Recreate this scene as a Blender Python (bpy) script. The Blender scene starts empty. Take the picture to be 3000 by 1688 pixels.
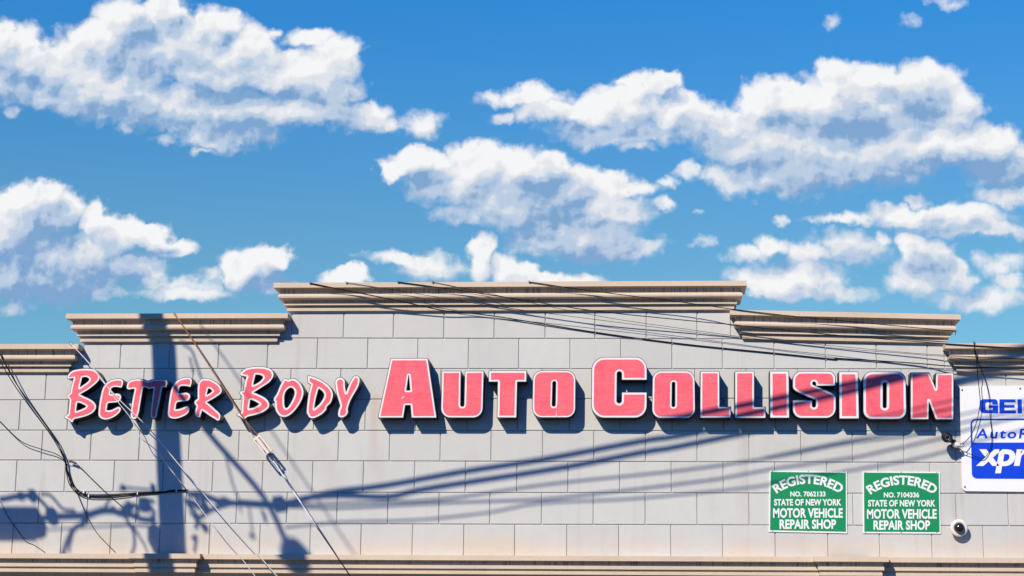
import bpy, bmesh, math, random
import numpy as np
from mathutils import Vector, Matrix
from mathutils.geometry import tessellate_polygon

random.seed(7)
rng = np.random.default_rng(7)
S = bpy.context.scene
COL = S.collection

# ------------------------------------------------------------------ camera
# World: X along the shopfront, Y into the building (wall face at Y = 0), Z up, ground at Z = 0.
CAM_X, CAM_H, CAM_D = 7.8777, 1.70, 21.905
PITCH, YAW, ROLL, FPX = 0.1980, 0.0707, -0.0108, 5400.0     # FPX: focal length on a 3000 px wide picture
ZOFF = CAM_H + 3.7844                                       # height of wall course line 0


def _rot(p, y, r):
    cx, sx, cy, sy, cr, sr = math.cos(p), math.sin(p), math.cos(y), math.sin(y), math.cos(r), math.sin(r)
    Ry = np.array([[cy, -sy, 0], [sy, cy, 0], [0, 0, 1]])
    Rx = np.array([[1, 0, 0], [0, cx, -sx], [0, sx, cx]])
    Rr = np.array([[cr, 0, sr], [0, 1, 0], [-sr, 0, cr]])
    return Ry @ Rx @ Rr


CR = _rot(PITCH, YAW, ROLL)                                  # columns: right, forward, up
CP = np.array([CAM_X, -CAM_D, CAM_H])
cam_data = bpy.data.cameras.new('camera')
cam_data.sensor_width = 36.0
cam_data.lens = 36.0 * FPX / 3000.0
cam_data.clip_end = 3000.0
cam = bpy.data.objects.new('camera', cam_data)
COL.objects.link(cam)
R3 = np.column_stack([CR[:, 0], CR[:, 2], -CR[:, 1]])
cam.matrix_world = Matrix([list(R3[i]) + [CP[i]] for i in range(3)] + [[0, 0, 0, 1]])
S.camera = cam


def on_plane(u, v, Y=0.0):
    """Survey of the photo: the point of the vertical plane at depth Y seen at photo pixel (u, v)."""
    d = CR @ np.array([(u - 1500.0) / FPX, 1.0, -(v - 844.0) / FPX])
    t = (Y - CP[1]) / d[1]
    return CP + t * d


# ------------------------------------------------------------------ sun
SUN_K = np.array([-0.566, -1.0, 0.91])                       # direction towards the sun
SUN_N = SUN_K / np.linalg.norm(SUN_K)
sun_data = bpy.data.lights.new('sun', 'SUN')
sun_data.energy = 5.0
sun_data.angle = math.radians(0.40)
sun_data.color = (1.0, 0.915, 0.745)
sun = bpy.data.objects.new('sun', sun_data)
COL.objects.link(sun)
sun.rotation_euler = Vector(-SUN_N).to_track_quat('-Z', 'Y').to_euler()
sun.location = (-8, -14, 16)

S.view_settings.view_transform = 'Standard'
S.view_settings.look = 'None'
S.view_settings.exposure = 0.15
S.view_settings.gamma = 1.0
S.view_settings.use_curve_mapping = False
S.cycles.use_denoising = True
S.cycles.max_bounces = 6
S.cycles.diffuse_bounces = 3
S.cycles.caustics_reflective = False
S.cycles.caustics_refractive = False

# ------------------------------------------------------------------ world: blue sky with cumulus clouds
W = bpy.data.worlds.new('World')
S.world = W
W.use_nodes = True
W.cycles.sampling_method = 'MANUAL'
W.cycles.sample_map_resolution = 512
nt = W.node_tree
nt.nodes.clear()
N = nt.nodes.new
L = nt.links.new


def _in(n, i, v):
    if v is None:
        return
    if hasattr(v, 'is_output'):
        L(v, n.inputs[i])
    else:
        n.inputs[i].default_value = v


def M(op, a, b=None, c=None, clamp=False):
    n = N('ShaderNodeMath'); n.operation = op; n.use_clamp = clamp
    _in(n, 0, a); _in(n, 1, b); _in(n, 2, c)
    return n.outputs[0]


def VM(op, a, b=None, c=None, out=0):
    n = N('ShaderNodeVectorMath'); n.operation = op
    _in(n, 0, a); _in(n, 1, b); _in(n, 2, c)
    return n.outputs[out]


def smooth(x, lo, hi):
    n = N('ShaderNodeMapRange'); n.interpolation_type = 'SMOOTHSTEP'
    _in(n, 0, x); n.inputs[1].default_value = lo; n.inputs[2].default_value = hi
    return n.outputs[0]


def mixc(f, a, b):
    n = N('ShaderNodeMix'); n.data_type = 'RGBA'
    _in(n, 0, f); _in(n, 6, a); _in(n, 7, b)
    return n.outputs[2]


def VMc(col, k):
    n = N('ShaderNodeMix'); n.data_type = 'RGBA'; n.blend_type = 'MULTIPLY'; n.inputs[0].default_value = 1.0
    L(col, n.inputs[6]); n.inputs[7].default_value = (*k, 1)
    return n.outputs[2]


tc = N('ShaderNodeTexCoord')
sky = N('ShaderNodeTexSky')
sky.sky_type = 'NISHITA'
sky.sun_disc = False
sky.sun_elevation = math.asin(SUN_N[2])
sky.sun_rotation = math.atan2(SUN_N[0], SUN_N[1])
sky.altitude = 100
sky.air_density = 1.0
sky.dust_density = 0.4
sky.ozone_density = 2.5
SKY_STRENGTH = 0.12
sep = N('ShaderNodeSeparateXYZ')
L(tc.outputs['Generated'], sep.inputs[0])
# deeper blue upwards, paler lower down; out-of-view sky darkened to deepen the wall shadows
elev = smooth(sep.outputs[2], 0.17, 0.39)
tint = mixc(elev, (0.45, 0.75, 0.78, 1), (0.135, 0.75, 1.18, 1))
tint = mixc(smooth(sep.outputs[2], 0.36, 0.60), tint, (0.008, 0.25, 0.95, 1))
tint = mixc(smooth(sep.outputs[2], 0.03, 0.16), (0.022, 0.22, 0.66, 1), tint)  # band at the horizon, below the view, darkened for bluer wall shadows
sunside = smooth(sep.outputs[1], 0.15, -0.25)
tint = mixc(sunside, tint, VMc(tint, (0.35, 0.72, 1.0)))  # sun-side sky made dimmer and less red than natural, for bluer shadows
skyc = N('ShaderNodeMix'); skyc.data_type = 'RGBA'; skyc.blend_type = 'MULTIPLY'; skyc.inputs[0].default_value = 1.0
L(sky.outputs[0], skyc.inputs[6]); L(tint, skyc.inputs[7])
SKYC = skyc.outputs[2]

# cloud bank to the north: direction projected on a far vertical plane, one unit = 1/54 of its distance
ydir = M('MAXIMUM', sep.outputs[1], 0.05)
comb = N('ShaderNodeCombineXYZ')
L(M('MULTIPLY', M('DIVIDE', sep.outputs[0], ydir), 54.0), comb.inputs[0])
L(M('MULTIPLY', M('DIVIDE', sep.outputs[2], ydir), 54.0), comb.inputs[1])
P0 = comb.outputs[0]


def cloud_uv(px, py):
    d = CR @ np.array([(px - 1500.0) / FPX, 1.0, -(py - 844.0) / FPX])
    return 54.0 * d[0] / d[1], 54.0 * d[2] / d[1]


def noise(vec, scale, detail, rough=0.55, color=False, lac=2.1):
    n = N('ShaderNodeTexNoise'); n.noise_dimensions = '2D'
    L(vec, n.inputs['Vector'])
    n.inputs['Scale'].default_value = scale; n.inputs['Detail'].default_value = detail
    n.inputs['Roughness'].default_value = rough; n.inputs['Lacunarity'].default_value = lac
    return n.outputs['Color' if color else 0]


warp1 = VM('MULTIPLY', VM('SUBTRACT', noise(P0, 0.7, 2.0, color=True), (0.5, 0.5, 0.5)), (1.0, 0.75, 0))
warp2 = VM('MULTIPLY', VM('SUBTRACT', noise(P0, 2.6, 4.0, 0.55, color=True), (0.5, 0.5, 0.5)), (0.42, 0.36, 0))
PW = VM('ADD', VM('ADD', P0, warp1), warp2)

K = 1500.0 / 2575.0
CL_A = [(720,270,150,150,1),(620,110,150,140,1),(480,230,180,140,1),(300,330,220,120,1),(90,270,150,140,1),(0,220,90,130,1),(830,60,110,100,1),(1060,130,140,95,1),(900,200,200,150,1),(1240,260,170,120,1),(1100,350,280,140,1),(1480,370,200,110,1),(1680,320,150,130,1),(1600,450,220,90,1),(500,430,330,110,1),(700,520,350,100,1),(1100,560,450,110,1),(1150,670,260,85,.9),(1500,560,280,80,1),(1800,590,170,75,.9),(350,500,260,80,.9),(1580,190,120,50,.7),(1370,170,55,40,.5),(30,440,170,90,.8),
 (2120,630,110,80,.55),(1950,620,90,45,.6),(40,560,60,40,.5),(620,640,45,45,.45),(820,700,80,45,.3),(1010,770,110,25,.35),
 (110,1010,150,100,1),(210,980,90,75,1),(270,1080,140,100,1),(60,1150,180,180,1),(480,1090,80,75,1),(580,1160,150,90,1),(740,1190,120,65,1),(840,1260,150,50,.9),(300,1290,350,120,.9),(600,1330,200,70,.7),(200,1400,430,130,1),(280,1470,520,50,.42),(950,1470,280,45,.45),(60,1560,120,60,.4),(480,1500,200,40,.35),(740,1380,110,60,.6),
 (1290,1330,140,90,1),(1380,1300,80,60,1),(1200,1370,80,80,.9),(1350,1420,130,60,.8),(1740,1400,110,45,.9),(900,1430,300,40,.35),(1060,1400,120,40,.3),
 (1960,850,60,55,.8),(2120,810,140,75,1),(2400,800,150,80,1),(2300,920,250,110,.9),(2520,880,180,140,1),(2350,1080,170,60,.5),
 (2050,1300,230,38,.55),(2170,1340,150,80,.6),(2410,1240,75,65,.9),(2390,1330,70,90,.8),(2540,1350,100,70,.9),(2460,500,90,50,.45),(2530,600,90,40,.45)]
CL_B = [(40,860,200,110,1),(150,850,120,85,1),(60,1020,280,140,1),(300,950,150,110,1),(480,950,200,65,.8),(620,940,130,45,.55),(420,1080,240,110,1),(300,1180,300,100,.9),(450,1250,260,75,.85),(760,1030,80,40,.45),(770,910,70,40,.4),
 (20,1390,120,55,.9),(200,1430,250,50,.8),
 (100,490,180,60,.7),(330,570,300,65,.9),(600,430,80,55,.85),(750,430,100,55,.9),(560,530,250,90,1),(850,560,200,90,.9),(540,660,330,75,.7),(1050,640,250,100,.9),(1350,520,210,105,1),(1640,400,110,95,1),(1800,400,120,80,1),(2050,430,180,105,1),(1700,560,400,160,1),(2200,540,160,110,.9),(1300,700,350,150,1),(2100,740,320,120,1),(2350,740,200,115,1),(1700,800,400,150,.9),(1350,880,330,100,.85),(2450,840,200,110,.9),(1200,880,250,75,.7),(2520,980,150,60,.7),(900,860,80,45,.4),(640,740,120,40,.5),
 (2060,990,70,35,.7),(2150,1080,330,60,.75),(1680,1090,200,38,.5),(2300,1140,300,55,.65),(1340,1095,50,30,.3),(940,1060,30,25,.2),
 (1310,1240,85,60,.75),(1480,1290,110,70,.6),(1200,1280,150,50,.5),(1400,1400,260,70,.85),(1700,1260,200,110,.5),(1850,1200,60,60,.5),(2010,1230,80,65,.85),(2100,1290,130,85,.9),(2200,1380,100,85,.8),(2050,1380,140,110,.6),(2500,1420,100,50,.5),(1300,1440,150,45,.8),(930,1215,80,35,.22),
 (1600,90,60,55,.22),(2180,10,110,45,.26),(2010,105,60,60,.10),(2350,1500,300,70,.45),(1550,1480,300,50,.5),(2450,1330,120,80,.4)]
SH_A = [(690,270,110,220,.75),(1200,500,420,75,1.15),(900,460,170,70,.8),(640,555,260,70,.85),(1240,650,230,85,1),(1780,615,200,60,.8),(40,450,230,100,1.1),(1000,600,500,80,.5),(250,1210,220,170,1.1),(150,1390,450,190,1.25),(560,1380,230,100,1.1),(740,1275,150,22,.7),(1390,1410,120,80,1),(2130,940,170,90,.8),(1240,1440,120,60,.8),(400,560,300,60,.7),(850,120,90,130,.4),(2450,950,130,90,.4),(2180,1390,200,70,.7),(1500,480,300,60,.6),(1050,330,260,50,.25),(200,470,200,60,.5),(1350,700,250,60,.6),(2420,1130,200,60,.6),(400,300,160,60,.25),(1150,200,60,60,.3)]
SH_B = [(200,1000,180,170,1.1),(240,1090,160,80,1),(430,1275,280,75,1.15),(100,1180,240,60,.7),(1700,640,240,120,.95),(2050,520,140,130,.55),(2430,880,260,80,1.15),(2000,945,360,70,1),(1380,640,240,70,.55),(1200,840,300,90,.5),(2050,840,230,90,.7),(2080,1330,140,80,.8),(1700,1310,200,80,.75),(300,630,280,40,.5),(1500,930,260,60,.6),(750,460,80,70,.45),(2150,1130,420,40,.7),(900,700,220,90,.5),(560,680,260,60,.4),(1650,850,250,60,.4),(450,1130,200,40,.35),(1350,1330,220,50,.6),(2350,820,120,60,.5),(1100,600,160,50,.3)]


def blobs(vec, lists, power, soft_=0.15):
    acc = None
    for off, lst in lists:
        for cx, cy, rx, ry, w in lst:
            u, v = cloud_uv(off + cx * K, cy * K)
            ax, ay = 100.0 / (rx * K), 100.0 / (ry * K)
            q = VM('MULTIPLY_ADD', vec, (ax, ay, 0), (-u * ax, -v * ay, 0))
            d = VM('DOT_PRODUCT', q, q, out=1)
            e = M('MULTIPLY_ADD', d, -power * max(w, 0.75), w)
            acc = e if acc is None else M('SMOOTH_MAX', acc, e, soft_)
    return acc


ALLC = [(0, CL_A), (1500, CL_B)]
body = blobs(PW, ALLC, 0.62)
PS = VM('ADD', VM('ADD', P0, warp1), VM('MULTIPLY', warp2, (0.25, 0.25, 0)))
bs = blobs(PS, ALLC, 0.62, 0.35)
bs_l = blobs(VM('ADD', PS, (-0.34, 0.58, 0)), ALLC, 0.62, 0.35)    # the same bodies a step towards the sun
shade = blobs(PS, [(0, SH_A), (1500, SH_B)], 0.9, 0.3)


def puffs(vec, scale, detail):
    n = N('ShaderNodeTexVoronoi'); n.voronoi_dimensions = '2D'; n.feature = 'SMOOTH_F1'
    L(vec, n.inputs['Vector'])
    n.inputs['Scale'].default_value = scale; n.inputs['Detail'].default_value = detail
    n.inputs['Roughness'].default_value = 0.45; n.inputs['Lacunarity'].default_value = 2.2
    n.inputs['Smoothness'].default_value = 0.55
    n.normalize = True
    return n.outputs['Distance']


PV = VM('ADD', P0, VM('MULTIPLY', warp2, (0.8, 0.8, 0)))
pf = puffs(PV, 1.5, 2.2)
pf_l = puffs(VM('ADD', PV, (-0.13, 0.17, 0)), 1.5, 2.2)   # same field a little towards the sun
soft = noise(P0, 0.85, 4.0, 0.55)
soft_l = noise(VM('ADD', P0, (-0.22, 0.34, 0)), 0.85, 4.0, 0.55)
fine = noise(P0, 1.9, 5.0, 0.56)
dens = M('ADD', M('ADD', body, M('MULTIPLY', M('SUBTRACT', 0.42, pf), 0.60)), M('MULTIPLY', M('SUBTRACT', fine, 0.36), 0.80))
shd = M('ADD', shade, M('MULTIPLY', M('SUBTRACT', soft, 0.5), 0.35))
sh = smooth(shd, -0.8, 1.2)
bulge = M('MAXIMUM', M('MINIMUM', M('SUBTRACT', bs, bs_l), 0.45), -0.6)
# thin, fading edges where the cloud is in its own shade, firmer ones on the sunlit side
alpha = smooth(M('SUBTRACT', M('SUBTRACT', dens, M('MULTIPLY', sh, 0.08)), M('MULTIPLY', M('MAXIMUM', M('MULTIPLY', bulge, -1.0), 0.0), 0.16)), -0.08, 0.60)
alpha = M('MULTIPLY', M('MULTIPLY', alpha, M('MULTIPLY_ADD', smooth(body, 0.0, 0.55), 0.5, 0.5)), smooth(sep.outputs[1], 0.3, 0.6))
relief = M('ADD', M('MULTIPLY', M('SUBTRACT', pf_l, pf), 0.75), M('ADD', M('MULTIPLY', M('SUBTRACT', soft, soft_l), 0.6), M('MULTIPLY', bulge, 0.46)))
occl = smooth(bs_l, -0.05, 0.95)                            # cloud standing between here and the sun
shf = M('ADD', M('ADD', M('MULTIPLY', sh, 0.50), M('MULTIPLY', occl, 0.26)), M('SUBTRACT', 0.17, relief))
ramp = N('ShaderNodeValToRGB')
ramp.color_ramp.interpolation = 'EASE'
el = ramp.color_ramp.elements
el[0].position, el[0].color = 0.02, (0.915, 0.92, 0.93, 1)
el[1].position, el[1].color = 1.0, (0.215, 0.385, 0.635, 1)
for p_, c_ in ((0.30, (0.76, 0.79, 0.84, 1)), (0.64, (0.49, 0.605, 0.77, 1))):
    e_ = el.new(p_); e_.color = c_
L(shf, ramp.inputs[0])
ccol = ramp.outputs[0]
kk = N('ShaderNodeVectorMath'); kk.operation = 'SCALE'
L(ccol, kk.inputs[0]); kk.inputs[3].default_value = 1.0 / SKY_STRENGTH / 1.11
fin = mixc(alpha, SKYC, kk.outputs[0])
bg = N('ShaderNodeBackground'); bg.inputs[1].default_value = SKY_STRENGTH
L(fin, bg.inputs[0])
wo = N('ShaderNodeOutputWorld'); L(bg.outputs[0], wo.inputs[0])


# ------------------------------------------------------------------ materials
def material(name, base, rough=0.8, metallic=0.0, spec=0.3, build=None):
    m = bpy.data.materials.new(name)
    m.use_nodes = True
    t = m.node_tree
    b = t.nodes['Principled BSDF']
    b.inputs['Base Color'].default_value = (*base, 1)
    b.inputs['Roughness'].default_value = rough
    b.inputs['Metallic'].default_value = metallic
    b.inputs['Specular IOR Level'].default_value = spec
    if build:
        build(t, b, base)
    return m


class G:
    """small node helper for object materials"""
    def __init__(s, t):
        s.t = t
        s.pos = t.nodes.new('ShaderNodeNewGeometry').outputs['Position']

    def node(s, k):
        return s.t.nodes.new(k)

    def scaled(s, v):
        n = s.node('ShaderNodeVectorMath'); n.operation = 'MULTIPLY'
        s.t.links.new(s.pos, n.inputs[0]); n.inputs[1].default_value = v
        return n.outputs[0]

    def noise(s, vec, scale, detail=4, rough=0.55):
        n = s.node('ShaderNodeTexNoise')
        s.t.links.new(vec, n.inputs['Vector'])
        n.inputs['Scale'].default_value = scale; n.inputs['Detail'].default_value = detail; n.inputs['Roughness'].default_value = rough
        return n.outputs[0]

    def rng(s, x, a, b, c=0.0, d=1.0):
        n = s.node('ShaderNodeMapRange'); n.interpolation_type = 'SMOOTHSTEP'
        s.t.links.new(x, n.inputs[0])
        for i, v in enumerate((a, b, c, d)):
            n.inputs[i + 1].default_value = v
        return n.outputs[0]

    def math(s, op, a, b=0.0):
        n = s.node('ShaderNodeMath'); n.operation = op
        for i, v in enumerate((a, b)):
            if hasattr(v, 'is_output'):
                s.t.links.new(v, n.inputs[i])
            else:
                n.inputs[i].default_value = v
        return n.outputs[0]

    def mix(s, f, a, b):
        n = s.node('ShaderNodeMix'); n.data_type = 'RGBA'
        for i, v in ((0, f), (6, a), (7, b)):
            if hasattr(v, 'is_output'):
                s.t.links.new(v, n.inputs[i])
            else:
                n.inputs[i].default_value = v if i == 0 else (*v[:3], 1)
        return n.outputs[2]

    def bump(s, b, h, strength, dist):
        n = s.node('ShaderNodeBump'); n.inputs['Strength'].default_value = strength; n.inputs['Distance'].default_value = dist
        s.t.links.new(h, n.inputs['Height']); s.t.links.new(n.outputs[0], b.inputs['Normal'])


Z_LEDGE = float(on_plane(1500, 1626, -0.15)[2])


def b_wall(t, b, base):
    g = G(t)
    geo = g.node('ShaderNodeNewGeometry')
    isl = geo.outputs['Random Per Island']
    n1 = g.noise(g.pos, 0.55, 3)
    n2 = g.noise(g.pos, 6.0, 5, 0.6)
    c = g.mix(g.rng(n1, 0.3, 0.7), [v * 0.965 for v in base], [min(1, base[0] * 1.03), base[1] * 1.025, base[2] * 1.015])
    c = g.mix(g.math('MULTIPLY', isl, 0.55), c, (base[0] * 0.88, base[1] * 0.87, base[2] * 0.865))
    c = g.mix(g.rng(n2, 0.35, 0.75, 0.0, 0.3), c, [v * 0.86 for v in base])
    # thin weathering runs down the wall
    run = g.noise(g.scaled((5.0, 5.0, 0.18)), 1.0, 5, 0.65)
    c = g.mix(g.rng(run, 0.54, 0.78, 0.0, 0.38), c, (0.36, 0.325, 0.29))
    c = g.mix(g.rng(g.noise(g.scaled((1.4, 1.4, 0.9)), 1.0, 5, 0.6), 0.52, 0.74, 0.0, 0.30), c, (0.42, 0.39, 0.36))
    # sand coloured splash-back on the lowest course, above the ledge
    sz = g.node('ShaderNodeSeparateXYZ'); t.links.new(g.pos, sz.inputs[0])
    patch = g.noise(g.scaled((0.9, 0.9, 1.6)), 1.0, 3)
    low = g.rng(sz.outputs[2], Z_LEDGE + 0.02, Z_LEDGE + 0.36, 1.0, 0.0)
    c = g.mix(g.math('MULTIPLY', low, g.rng(patch, 0.32, 0.66, 0.08, 0.5)), c, (0.62, 0.44, 0.27))
    # one rusty run below the sign
    dx = g.math('ABSOLUTE', g.math('SUBTRACT', g.math('ADD', sz.outputs[0], g.math('MULTIPLY', g.noise(g.scaled((1, 1, 2.0)), 1.0), 0.10)), 4.73))
    zz = g.math('MULTIPLY', g.rng(sz.outputs[2], 3.6, 4.6), g.rng(sz.outputs[2], 4.75, 4.85, 1.0, 0.0))
    c = g.mix(g.math('MULTIPLY', g.rng(dx, 0.0, 0.10, 0.32, 0.0), zz), c, (0.46, 0.30, 0.22))
    # pin holes and specks
    vo = g.node('ShaderNodeTexVoronoi'); t.links.new(g.scaled((1, 0, 1)), vo.inputs['Vector']); vo.inputs['Scale'].default_value = 2.2
    c = g.mix(g.rng(vo.outputs['Distance'], 0.012, 0.024, 0.7, 0.0), c, (0.10, 0.09, 0.085))
    t.links.new(c, b.inputs['Base Color'])
    g.bump(b, g.math('ADD', g.noise(g.pos, 95.0, 3), g.math('MULTIPLY', n2, 1.2)), 0.35, 0.006)


def b_cornice(t, b, base):
    g = G(t)
    n1 = g.noise(g.pos, 1.2, 4)
    n2 = g.noise(g.pos, 26.0, 4, 0.65)
    c = g.mix(g.rng(n1, 0.3, 0.7), [v * 0.93 for v in base], [min(1, v * 1.04) for v in base])
    c = g.mix(g.rng(n2, 0.45, 0.8, 0.0, 0.35), c, (base[0] * 0.78, base[1] * 0.70, base[2] * 0.62))
    # sooty drips washed down from the top edge, held by the hollow mouldings
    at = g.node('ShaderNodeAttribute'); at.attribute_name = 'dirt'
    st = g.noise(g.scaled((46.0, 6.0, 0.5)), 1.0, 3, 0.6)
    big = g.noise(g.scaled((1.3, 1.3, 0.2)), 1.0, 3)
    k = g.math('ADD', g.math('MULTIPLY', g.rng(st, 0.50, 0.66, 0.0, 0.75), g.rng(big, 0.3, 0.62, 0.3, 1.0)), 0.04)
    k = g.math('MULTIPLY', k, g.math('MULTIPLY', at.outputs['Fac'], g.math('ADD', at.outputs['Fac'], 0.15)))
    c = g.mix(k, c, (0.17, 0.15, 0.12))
    t.links.new(c, b.inputs['Base Color'])
    g.bump(b, g.math('ADD', g.noise(g.pos, 60.0, 3), g.noise(g.pos, 7.0, 3)), 0.3, 0.008)


def b_red(t, b, base):
    g = G(t)
    geo = g.node('ShaderNodeObjectInfo')
    streak = g.noise(g.scaled((9.0, 9.0, 70.0)), 1.0, 4, 0.65)
    blot = g.noise(g.pos, 7.0, 4, 0.6)
    c = g.mix(g.rng(streak, 0.35, 0.7), base, (0.88, 0.155, 0.19))
    c = g.mix(g.rng(blot, 0.42, 0.75, 0.0, 0.6), c, (0.80, 0.075, 0.12))
    c = g.mix(g.rng(g.noise(g.pos, 30, 4), 0.55, 0.8, 0.0, 0.4), c, (0.86, 0.17, 0.16))
    t.links.new(c, b.inputs['Base Color'])


def b_speck(amount, dark, scale=18.0):
    def f(t, b, base):
        g = G(t)
        n = g.noise(g.pos, scale, 5, 0.65)
        c = g.mix(g.rng(n, 0.42, 0.72, 0.0, amount), base, dark)
        t.links.new(c, b.inputs['Base Color'])
    return f


def b_ground(t, b, base):
    g = G(t)
    n = g.noise(g.pos, 0.35, 5)
    f = g.noise(g.pos, 60, 3)
    c = g.mix(g.rng(n, 0.3, 0.7), [v * 0.8 for v in base], [v * 1.15 for v in base])
    c = g.mix(g.rng(f, 0.4, 0.7, 0.0, 0.4), c, [v * 0.6 for v in base])
    t.links.new(c, b.inputs['Base Color'])
    g.bump(b, f, 0.3, 0.01)


MAT = {
    'wall': material('wall_render', (0.565, 0.555, 0.54), 0.92, spec=0.15, build=b_wall),
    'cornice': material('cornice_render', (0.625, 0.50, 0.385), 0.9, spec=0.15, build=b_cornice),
    'red': material('red_vinyl', (0.86, 0.112, 0.15), 0.55, spec=0.25, build=b_red),
    'white': material('white_acrylic', (0.75, 0.72, 0.73), 0.4, spec=0.4, build=b_speck(0.25, (0.66, 0.63, 0.62), 9.0)),
    'black': material('black_paint', (0.012, 0.011, 0.011), 0.45, spec=0.4),
    'cable': material('black_cable_sheath', (0.009, 0.009, 0.010), 0.8, spec=0.08),
    'rust': material('rusty_strand', (0.33, 0.145, 0.05), 0.75, 0.0, build=b_speck(0.7, (0.14, 0.05, 0.02), 40.0)),
    'steel': material('galvanised_strand', (0.72, 0.71, 0.70), 0.5, 0.15, build=b_speck(0.4, (0.40, 0.37, 0.34), 30.0)),
    'guard': material('white_plastic_guard', (0.82, 0.80, 0.80), 0.5),
    'bone': material('pale_fibreglass', (0.74, 0.66, 0.60), 0.5, build=b_speck(0.3, (0.5, 0.42, 0.35), 40)),
    'darkmetal': material('dark_metal', (0.10, 0.10, 0.10), 0.5, 0.4),
    'green': material('green_sign_enamel', (0.010, 0.245, 0.085), 0.35, spec=0.4, build=b_speck(0.25, (0.014, 0.20, 0.075), 4.0)),
    'signwhite': material('white_sign_enamel', (0.80, 0.79, 0.80), 0.35, spec=0.4, build=b_speck(0.2, (0.70, 0.68, 0.68), 5.0)),
    'blue': material('blue_sign_ink', (0.004, 0.052, 0.62), 0.4, spec=0.35, build=b_speck(0.25, (0.004, 0.04, 0.5), 6.0)),
    'camwhite': material('white_housing', (0.74, 0.70, 0.66), 0.35, spec=0.5),
    'dome': material('smoked_dome', (0.015, 0.014, 0.013), 0.08, spec=0.8),
    'glass': material('lens_glass', (0.01, 0.01, 0.012), 0.05, spec=0.9),
    'wood': material('creosoted_wood', (0.12, 0.075, 0.045), 0.9, build=b_speck(0.6, (0.06, 0.04, 0.025), 6.0)),
    'greymetal': material('grey_box_metal', (0.30, 0.31, 0.32), 0.6, 0.2),
    'asphalt': material('asphalt', (0.030, 0.028, 0.026), 0.95, spec=0.1, build=b_ground),
    'concrete': material('pavement_concrete', (0.105, 0.087, 0.060), 0.95, spec=0.1, build=b_ground),
    'shutter': material('shutter_steel', (0.25, 0.25, 0.25), 0.6, 0.3),
    'screw': material('screw_head', (0.12, 0.11, 0.11), 0.5, 0.4),
}


# ------------------------------------------------------------------ object helpers
def mesh_obj(name, verts, faces, mat, parent=None, smooth_=False, bevel=None):
    me = bpy.data.meshes.new(name)
    me.from_pydata([tuple(map(float, v)) for v in verts], [], [tuple(f) for f in faces])
    me.validate()
    bm = bmesh.new(); bm.from_mesh(me)
    bmesh.ops.remove_doubles(bm, verts=bm.verts, dist=1e-6)
    bmesh.ops.recalc_face_normals(bm, faces=bm.faces)
    bm.to_mesh(me); bm.free()
    me.materials.append(MAT[mat] if isinstance(mat, str) else mat)
    if smooth_:
        for p in me.polygons:
            p.use_smooth = True
    o = bpy.data.objects.new(name, me)
    COL.objects.link(o)
    if parent is not None:
        o.parent = parent
        o.matrix_parent_inverse = Matrix.Translation(parent.location).inverted()
    if bevel:
        md = o.modifiers.new('edge', 'BEVEL'); md.width = bevel; md.segments = 2; md.limit_method = 'ANGLE'
    return o


def tag(o, label, cat, group=None, kind=None):
    if label: o['label'] = label
    if cat: o['category'] = cat
    if group: o['group'] = group
    if kind: o['kind'] = kind
    return o


def empty(name, loc, label=None, cat=None, group=None):
    o = bpy.data.objects.new(name, None)
    o.empty_display_size = 0.1
    COL.objects.link(o)
    o.location = [float(x) for x in loc]
    return tag(o, label, cat, group)


def structure(o):
    o['kind'] = 'structure'
    return o


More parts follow.
